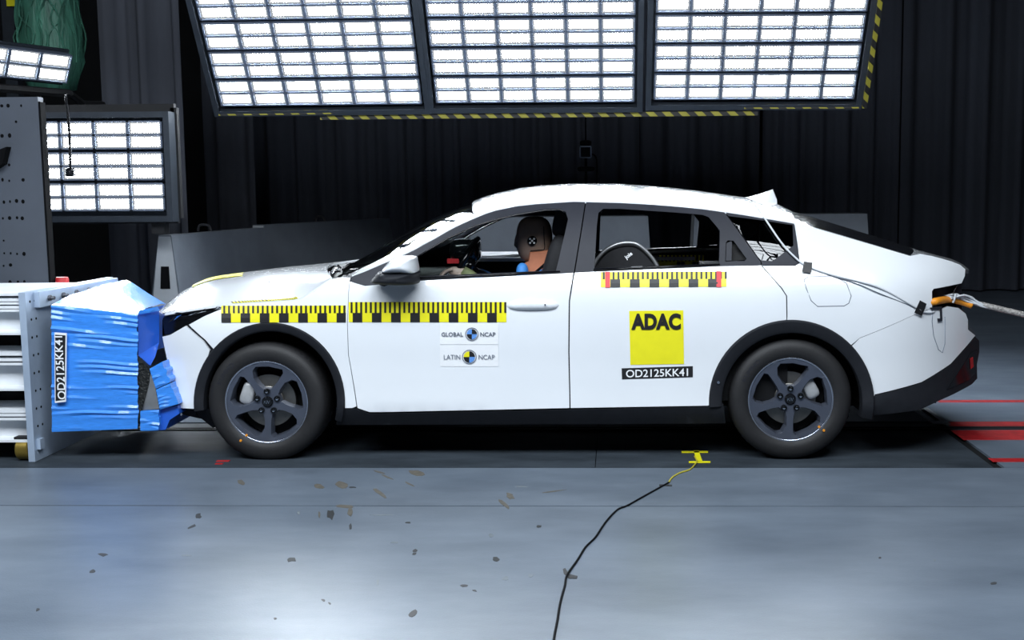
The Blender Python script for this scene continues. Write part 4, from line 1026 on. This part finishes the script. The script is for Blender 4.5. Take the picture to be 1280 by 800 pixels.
# gloved hand with curled fingers on the wheel rim
def digit(pts, r): return MB().tube(smooth_path(pts, 3), [r*(1-.03*k) for k in range(len(smooth_path(pts, 3)))], 8)
hy = DY-.17
hm = MB(); hm.sell(at(572, 339.5, hy), (.05, .03, .026), .8, Matrix.Rotation(R_(8), 3, 'Y')); 
for k in range(4):
    y = hy-.03+.02*k; a = at(566, 336.5+.2*k, y); L = (.9, 1, .96, .8)[k]
    pts = smooth_path([a, a+Vector((-.035*L, 0, -.008)), a+Vector((-.062*L, .0, -.028)), a+Vector((-.07*L, 0, -.055)), a+Vector((-.05*L, .004, -.068))], 3); hm.tube(pts, [.0105-.00025*i for i in range(len(pts))], 8)
a = at(575, 343, hy-.03); pts = smooth_path([a, a+Vector((-.02, -.012, -.02)), a+Vector((-.045, -.006, -.032)), a+Vector((-.06, .0, -.03))], 3); hm.tube(pts, [.012-.0003*i for i in range(len(pts))], 8)
hm.build('hand', 'glove', dm, smooth=True)
MB().tube([at(578, 339, hy), at(585, 344, hy), at(594, 352, hy)], [.03, .036, .042], 10).build('sleeve', 'sleeve', dm, smooth=True)

# ================================================================== deformable barrier, plate trolley, bolted block
bx = at(37.5, 470, -.03).x
tr = empty('barrier_trolley', (bx, .5, 0), 'white steel barrier carriage with bolted face plate at the left edge', 'barrier')
ztop = at(38, 366, -.03).z; yF = 1.03
plate_ = MB().box((bx-.035, -.03, .0), (bx, yF, ztop)).build('face_plate', 'steel_plate', tr)
plate_.data.vertices  # near edge stays pale
zb0 = at(42, 577, -.03).z
tp_a, tp_b = at(62, 363, .04), at(143, 347, 1.0)
clamp = MB().box((bx, .06, ztop-.085), (bx+.03, yF, ztop-.005)).build('clamp_bar', 'steel_plate', tr)
for k in range(6):
    y = .16+.155*k; m = MB(); m.lathe([(.016, .03), (.016, .042), (.009, .042), (.009, .062), (0, .062)], (bx, y, ztop-.045), 'x', 8); m.build('bolt', 'bolt', clamp)
MB().box((bx, -.005, .06), (bx+.02, .04, .115)).build('lower_tab', 'steel_plate', tr)
hs = None
for k in range(9):
    z = ztop-.05-.094*k
    for y in (.015, .065):
        if hs is None:
            hs = MB().lathe([(0, .0015), (.007, .0015), (.007, -.004)], (0, 0, 0), 'x', 8).build('bolt_hole', 'hole', tr, local=True); hs.location = Vector((bx, y, z))-tr.location
        else: inst(hs, tr, Vector((bx, y+.004*(k % 2), z))-tr.location)
# horizontal beams behind the plate: channel sections with flanges
def beam(pt, pb2, nm='beam'):
    z1, z0 = at(20, pt, -.02).z, at(20, pb2, -.02).z; xa = bx-2.2
    m = MB(); h = z1-z0
    prof = [(-.01, z0), (-.01, z0+.012), (.05, z0+.02), (.05, z1-.02), (-.01, z1-.012), (-.01, z1), (.30, z1), (.30, z0)]
    rows = [[Vector((x, y, z)) for (y, z) in prof] for x in (xa, bx-.035)]
    m.grid(rows, closed_v=True); m.poly(rows[0]); m.poly(rows[1]); m.build(nm, 'beam_paint', tr)
beam(367, 377); beam(378, 386); beam(387, 419); beam(442, 452); beam(454, 489); beam(514, 521); beam(523, 553.5)
MB().box((bx-2.2, .35, .06), (bx-.035, .4, ztop-.02)).build('web_panel', 'lamp_dark', tr)
MB().box((bx-2.2, .45, .10), (bx-.035, 1.0, ztop-.03)).build('carriage_body', 'beam_paint', tr)
cs_ = at(29, 568, .0); m = MB(); m.lathe([(0, -.035), (.05, -.035), (.058, -.028), (.058, .028), (.05, .035), (0, .035)], (cs_.x-.0, .03, .058), 'x', 24); Wc = m.build('castor_wheel', 'brass', tr, smooth=True, sharp=40)
MB().box((cs_.x-.045, .0, .07), (cs_.x+.045, .06, .125)).build('castor_fork', 'lamp_dark', Wc)
for y in (1.0,):
    m = MB(); m.lathe([(0, -.035), (.05, -.035), (.058, -.028), (.058, .028), (.05, .035), (0, .035)], (cs_.x, .95, .058), 'x', 24); m.build('castor_wheel', 'brass', tr, smooth=True, sharp=40)

hb = empty('honeycomb_block', (at(118, 540, 0).x, .5, at(118, 540, 0).z), 'crushed blue foil-wrapped honeycomb block between the plate and the car nose', 'barrier block')
# main block: near face with horizontal foil ridges
rnd = random.Random(5)
def nearface(tl, tr_, br, bl, nz, nx, Y, amp, seed):
    rnd = random.Random(seed); c = [at(*q, Y) for q in (tl, tr_, br, bl)]; rows = []
    z = 0; ridge = []
    for j in range(nz+1): ridge.append((rnd.uniform(0, 1), rnd.uniform(-3, 3)))
    for j in range(nz*2+1):
        v = j/(nz*2); row = []
        for i in range(nx+1):
            u = i/nx; p = (c[0]*(1-u)+c[1]*u)*(1-v)+(c[3]*(1-u)+c[2]*u)*v
            rj = ridge[min(nz, j//2)]; d = -amp*(rj[0] if j % 2 else .05)*(.6+.4*math.sin(u*5+rj[1]))
            jx = (.010*(ridge[min(nz, j//2)][0]-.5) if i == nx else 0)
            row.append(p+Vector((jx, d, .004*math.sin(u*7+rj[1])*(0 < j < nz*2))))
        rows.append(row)
    return rows
rows = nearface((64.5, 381), (172, 393), (173, 536), (65, 540), 24, 12, 0.0, .014, 5)
m = MB().grid(rows)
fr = [at(143, 353.5, 1.0), at(159, 350.5, 1.0), at(185, 366.5, 1.0), at(208, 380.5, 1.0)]
nr = rows[0]
MB_near = m.build('near_face', 'blue_foil', hb, smooth=True, sharp=25)
top_rows = []
fpts = smooth_path(fr, 4)
for i in range(13):
    u = i/12; a = nr[i]; b = fpts[min(len(fpts)-1, int(round(u*(len(fpts)-1))))]; r = []
    for k in range(9):
        t = k/8; q = a.lerp(b, t); q.z += .02*math.sin(math.pi*t)+.012*math.sin(3*t*math.pi+u*6)*t*(1-t)*4*.4; r.append(q)
    top_rows.append(r)
MB().grid(top_rows).build('top_face', 'blue_foil', hb, smooth=True)
# front (impacted) face
ff = []
for v in range(7):
    t = v/6; a = rows[0][-1].lerp(rows[-1][-1], t); b = Vector((fr[-1].x, 1.0, fr[-1].z)).lerp(Vector((fr[-1].x-.02, 1.0, .16)), t); ff.append([a.lerp(b, k/6)+Vector((-.05*math.sin(math.pi*k/6)-.02*math.sin(v*2.1+k), 0, 0))*(1 if 0 < k < 6 else 0) for k in range(7)])
MB().grid(ff).build('crushed_face', 'blue_foil_shaded', hb, smooth=True)
bk = [rows[-1][0], rows[-1][-1], Vector((fr[-1].x-.02, 1.0, .16)), Vector((rows[-1][0].x, 1.0, .16))]; MB().poly(bk).build('underside', 'honeycomb', hb)
MB().poly([rows[0][0], rows[-1][0], bk[3], at(143, 353.5, 1.0)]).build('back_face', 'bare_alu', hb)
# foil sheet at the corner, shade of the front face painted as dark blue
fl_ = [at(172.5, 394, .01), at(185, 390.5, .06), at(199, 389, .12), at(199, 428, .12), at(194, 446, .07), at(188, 457, .03), at(179, 452, .02), at(173, 444, .01)]
m = MB(); m.poly(fl_); m.poly([p+Vector((-.006, .01, 0)) for p in fl_]); m.build('corner_foil', 'blue_foil_shaded', hb)
m = MB(); m.poly([at(172, 393, -.004), at(174, 388, .0), at(197, 383, .08), at(200, 388, .1), at(186, 391, .04)]); m.poly([at(172, 393, -.0), at(186, 391, .045), at(200, 388, .106), at(197, 383, .086), at(174, 388, .006)]); m.build('corner_foil', 'blue_foil', hb)
# exposed black honeycomb and bent sheet
def prismpx(pts, y0_, y1_, name, mat, parent=hb):
    c = [at(a, b, y0_) for a, b in pts]; return MB().prism([(p.x, p.z) for p in c], y0_, y1_).build(name, mat, parent)
prismpx([(172, 446), (176, 448), (188, 462), (187, 478), (180, 500), (176, 516), (172.5, 530)], .004, .5, 'honeycomb_core', 'honeycomb')
m = MB(); m.poly([at(190, 462, .0), at(199, 511, -.01), at(176, 513, .02), at(184, 490, .03)]); m.poly([at(190, 462, .012), at(184, 490, .04), at(176, 513, .03), at(199, 511, .0)]); m.build('bent_sheet', 'bare_alu', hb)
# bumper element: two blue ridged pieces pushed aside
for k, (q, nz) in enumerate((([(187, 461), (203, 452), (213, 478), (195, 486)], 5), ([(195, 487), (213, 479), (222.5, 505), (200, 512)], 6), ([(175.5, 514), (198.5, 512), (198.5, 538), (175.5, 538.5)], 5))):
    r_ = nearface(q[0], q[1], q[2], q[3], nz, 6, -.005, .008, 40+k); m = MB().grid(r_)
    back = [[p+Vector((.0, .55, 0)) for p in rr] for rr in (r_[0], r_[-1])]; m.grid([r_[0], back[0]]); m.grid([r_[-1], back[1]]); m.grid([[rr[-1] for rr in r_], [rr[-1]+Vector((0, .55, 0)) for rr in r_]]); m.grid([[rr[0] for rr in r_], [rr[0]+Vector((0, .55, 0)) for rr in r_]])
    m.build('bumper_element', 'blue_foil', hb, smooth=True, sharp=25)
prismpx([(198.6, 512), (222, 507), (224, 517), (212, 525), (207, 537), (198.6, 538)], .02, .5, 'bumper_side', 'blue_foil_shaded')
# label standing on its end
c = [at(68.5, 415.5, -.02), at(83.5, 416.5, -.02), at(82.5, 502, -.02), at(69, 503.5, -.02)]
lab = MB().prism([(p.x, p.z) for p in c], -.024, -.016).build('label', 'white_tape', hb); lab['label'] = 'black upright label reading OD2125KK41'
ins = [c[0].lerp(c[2], .03)+Vector((.003, 0, 0)), c[1].lerp(c[3], .03)-Vector((.003, 0, 0)), c[2].lerp(c[0], .03)-Vector((.003, 0, 0)), c[3].lerp(c[1], .03)+Vector((.003, 0, 0))]
MB().prism([(p.x, p.z) for p in ins], -.026, -.022).build('label_field', 'black_ink', lab)
vs_, fs, (tw, th) = text_mesh('OD2125KK41', .1, 1, .0012); m = MB(); cc_ = (c[0]+c[1]+c[2]+c[3])/4; Lz = (at(76, 420, -.02).z-at(76, 499, -.02).z); Wx = at(81, 460, -.02).x-at(70.8, 460, -.02).x
m.v = [Vector((cc_.x-v/th*Wx, -.0275, cc_.z+u/tw*Lz)) for u, v in vs_]; m.f = fs; m.recalc = False; m.build('lettering', 'white_tape', lab)

# bolted grey block behind the carriage
YBk = 1.35; zt = at(50, 121, YBk).z; xr_ = at(54, 240, YBk).x
bb = empty('bolted_block', (xr_-1.5, YBk+.06, 0), 'tall grey block drilled with bolt holes at the left edge', 'block')
MB().box((xr_-3.0, YBk, 0), (xr_, YBk+.07, zt)).build('body', 'block_grey', bb)
MB().box((xr_, YBk+.004, 0), (xr_+.012, YBk+.07, zt-.03)).build('edge_shadow_strip', 'hole', bb)  # black strip painting the shadow on the block's side face
hs = None
for (u0, v0) in [(x, y) for y in (132, 152, 170, 206, 225, 252, 273, 300, 317, 332, 352) for x in (3, 11, 19, 27)]:
    if random.random() < .25: continue
    p = at(u0+random.uniform(-1, 1)+(v0-132)*.012, v0+random.uniform(-1, 1), YBk)
    s_ = random.choice((.006, .008, .011))
    if hs is None:
        hs = MB().lathe([(0, -.002), (.01, -.002), (.01, .004)], (0, 0, 0), 'y', 8).build('bolt_hole', 'hole', bb, local=True); hs.location = p-bb.location
    else: o = inst(hs, bb, p-bb.location); o.scale = (s_/.01, 1, s_/.01*random.uniform(1, 1.6))
m = MB(); p = [at(a, b, YBk-.05) for a, b in ((-8, 190), (9, 183.5), (4, 205), (-8, 212))]; m.prism([(q.x, q.z) for q in p], YBk-.06, YBk-.001); m.build('lug', 'hole', bb)
rl = MB(); p = at(64, 352, YBk+.1); rl.lathe([(0, .03), (.035, .03), (.04, .02), (.04, -.05), (.03, -.06), (0, -.06)], (xr_+.05, YBk+.08, p.z), 'z', 16); rl.build('red_cap', 'red_paint', bb, smooth=True, sharp=40)

# ================================================================== green wrapped bundle, hanging cameras
gy = 4.7; rows = []; rnd = random.Random(8)
lft = [(24, -40), (24, 0), (25, 30), (26, 60), (30, 85), (40, 112)]; rgt = [(92, -40), (94, 0), (97, 22), (100, 38), (100, 70), (90, 112)]
tops = []
for (a, b), (c, d) in zip(lft, rgt):
    row = []; n = 36
    for k in range(n):
        th = 2*math.pi*k/n; p0, p1 = at(a, b, gy), at(c, d, gy); mid = (p0+p1)/2; hw = (p1-p0).length/2
        w_ = 1+.07*math.sin(k*2.9+b*.05)+rnd.uniform(-.05, .05); row.append(mid+Vector((hw*math.cos(th)*w_, .22*math.sin(th)*w_, 0)))
    rows.append(row)
gb = empty('green_bundle', at(62, 80, gy), 'bundle wrapped in green plastic netting hanging top left', 'bundle')
m = MB().grid(rows, closed_v=True); m.poly(rows[0]); m.poly(rows[-1]); m.build('wrap', 'net_green', gb, smooth=True)
for k in range(40):
    i = rnd.randrange(36); pts = [rows[j][(i+rnd.randint(-1, 1)) % 36]+(rows[j][i]-(at(62, 50, gy)))*0+Vector((rnd.uniform(-.02, .02), -.02, rnd.uniform(-.02, .02))) for j in range(1, 5)]
    MB().tube(smooth_path(pts, 3), .007, 5).build('strand', 'net_green', gb)
m = MB(); q = at(62, -40, gy); m.tube([q, Vector((q.x, q.y, ZC))], .01, 6); m.build('rope', 'white_cable', gb)
m = MB(); a = at(13, 20, 5.5); m.box((a.x-.06, 5.45, 0), (a.x+.06, 5.55, ZC)); po = tag(m.build('steel_post', 'lamp_frame'), 'dark steel post with a yellow tag at the top left edge', 'post')
a = at(9, 8, 5.43); b = at(18, -14, 5.43); MB().box((a.x, 5.42, a.z), (b.x, 5.449, b.z)).build('yellow_tag', 'yellow_tape', po)
cb = empty('hanging_camera', at(88, 216, 2.8), 'tiny black camera dangling from a cable before the upright lamps', 'camera')
q = at(88, 215.5, 2.8); MB().sell(q, (.034, .026, .034), .5).tube([q+Vector((0, -.02, 0)), q+Vector((0, -.04, 0))], .012, 8).box(tuple(q+Vector((.0, -.01, .026))), tuple(q+Vector((.035, .01, .034)))).build('body', 'gloss_black', cb, smooth=True, sharp=40)
MB().tube(smooth_path([at(88, 210, 2.8), at(87.5, 195, 2.8), at(87, 170, 2.8), at(84.5, 140, 2.8), at(82, 122, 2.85), pb+Vector((-.02, .05, -.08))], 6), .010, 6).build('cable', 'black_cable', cb, smooth=True)
hc2 = empty('hanging_monitor', at(732, 190, 6.0), 'small dark camera box hanging behind the car roof', 'camera')
q = at(732, 190, 6.0); w_ = .055
MB().box((q.x-w_, q.y, q.z-w_), (q.x+w_, q.y+.12, q.z+w_)).build('housing', 'hole', hc2)
m = MB()
for a, b in (((-1, -1), (1, -1)), ((1, -1), (1, 1)), ((1, 1), (-1, 1)), ((-1, 1), (-1, -1))): m.tube([q+Vector((a[0]*w_, -.004, a[1]*w_)), q+Vector((b[0]*w_, -.004, b[1]*w_))], .007, 5)
m.build('bezel', 'lamp_housing', hc2)
m = MB(); m.tube([q+Vector((0, .06, w_)), q+Vector((0, .06, .14)), Vector((q.x, q.y+.06, ZC))], .008, 6); m.sell(q+Vector((0, .05, .09)), (.06, .05, .03), .6); m.build('mount', 'hole', hc2, smooth=True)
m = MB(); m.sell(q+Vector((0, .05, -.17)), (.09, .06, .025), .6); m.tube([q+Vector((0, .05, -.05)), q+Vector((0, .05, -.42))], .014, 6); m.tube(smooth_path([q+Vector((.06, .06, -.02)), q+Vector((.11, .06, -.08)), q+Vector((.105, .06, -.4))], 5), .008, 6); m.build('bracket', 'hole', hc2, smooth=True)

# ================================================================== hose at the tail, floor cable
hose = empty('tow_hose', side(1168, 376, .02), 'orange hose and braided line leaving the empty tail lamp opening', 'hose')
pts = smooth_path([side(1160, 380, .08), side(1168, 377, .0), at(1185, 374.5, .2), at(1200, 376.5, .25), at(1215, 381.5, .25)], 6)
MB().tube(pts, .019, 10).build('orange_tube', 'orange_hose', hose, smooth=True)
pts = smooth_path([at(1180, 371, .2), at(1198, 372, .23), at(1212, 377, .25), at(1240, 384, .25), at(1280, 393.5, .25), at(1340, 409, .25), at(1420, 432, .25), Vector((5.2, .25, .25)), Vector((6.6, .25, .03)), Vector((8.6, .25, .017))], 6)
MB().tube(pts, [.010]*10+[.014]*6+[.016]*(len(pts)-16), 10).build('braided_line', 'braid', hose, smooth=True)
rnd = random.Random(2)
for k in range(4):
    ph = k*1.6; pts = smooth_path([at(1182+k*2, 370+k*1.2, .19), at(1196+k*3, 368+2*math.sin(ph)+k, .21), at(1208+k*3, 374+2.5*math.cos(ph), .235), at(1226, 381+1.5*math.sin(ph), .24), at(1244, 386+math.cos(ph), .245)], 5); MB().tube(pts, .0055, 6).build('tie_cord', 'white_cable', hose, smooth=True)
MB().tube(smooth_path([at(1194, 368, .19), at(1193, 374, .185), at(1191, 378.5, .19)], 4), .006, 6).build('knot', 'white_cable', hose, smooth=True)

path = [(868, 571), (871, 577), (869, 581), (862, 588), (850, 592), (840, 598), (836, 604)]
ZF = .004
yc2 = empty('floor_cable', fl(870, 577), 'thin cable running over the floor from the yellow tape cross, black below yellow', 'cable')
MB().tube([p+Vector((0, 0, ZF)) for p in smooth_path([fl(*q) for q in path], 5)], .004, 6).build('yellow_lead', 'yellow_cable', yc2, smooth=True)
path = [(836, 604), (818, 614), (800, 624), (784, 633), (772, 638), (760, 650), (752, 661), (744, 673), (732, 685), (722, 701), (709, 720), (706, 734), (702, 748), (699, 762), (697, 776), (693, 797), (689, 830)]
MB().tube([p+Vector((0, 0, ZF)) for p in smooth_path([fl(*q) for q in path], 5)], .0042, 6).build('black_lead', 'black_cable', yc2, smooth=True)
def floor_tape(quads, name, mat, label, cat):
    m = MB()
    for q in quads:
        p = [fl(*a, .0) for a in q]; up = [v+Vector((0, 0, .002)) for v in p]; m.poly(up); n = len(p)
        for k in range(n): m.quad(p[k], p[(k+1) % n], up[(k+1) % n], up[k])
    return tag(m.build(name, mat), label, cat)
floor_tape([[(867, 563.5), (873.5, 563.5), (878, 577), (871, 577.5)], [(852, 564.3), (885, 564), (885, 566), (852, 566.2)], [(861, 576.8), (888, 576.8), (888, 578.6), (861, 578.8)]], 'tape_cross', 'yellow_tape', 'yellow tape I-shape stuck to the dark track by the rear wheel', 'tape')
floor_tape([[(824, 605.8), (840, 606.2), (840, 608), (824, 607.6)]], 'tape_strip', 'black_ink', 'short dark tape strip holding the cable at the floor joint', 'tape')
floor_tape([[(703.5, 712), (706.5, 710.5), (711, 718), (722, 720.5), (721, 723.5), (711, 723.5), (704.5, 717)]], 'tape_strip', 'black_ink', 'crumpled black tape holding the cable mid-floor', 'tape')
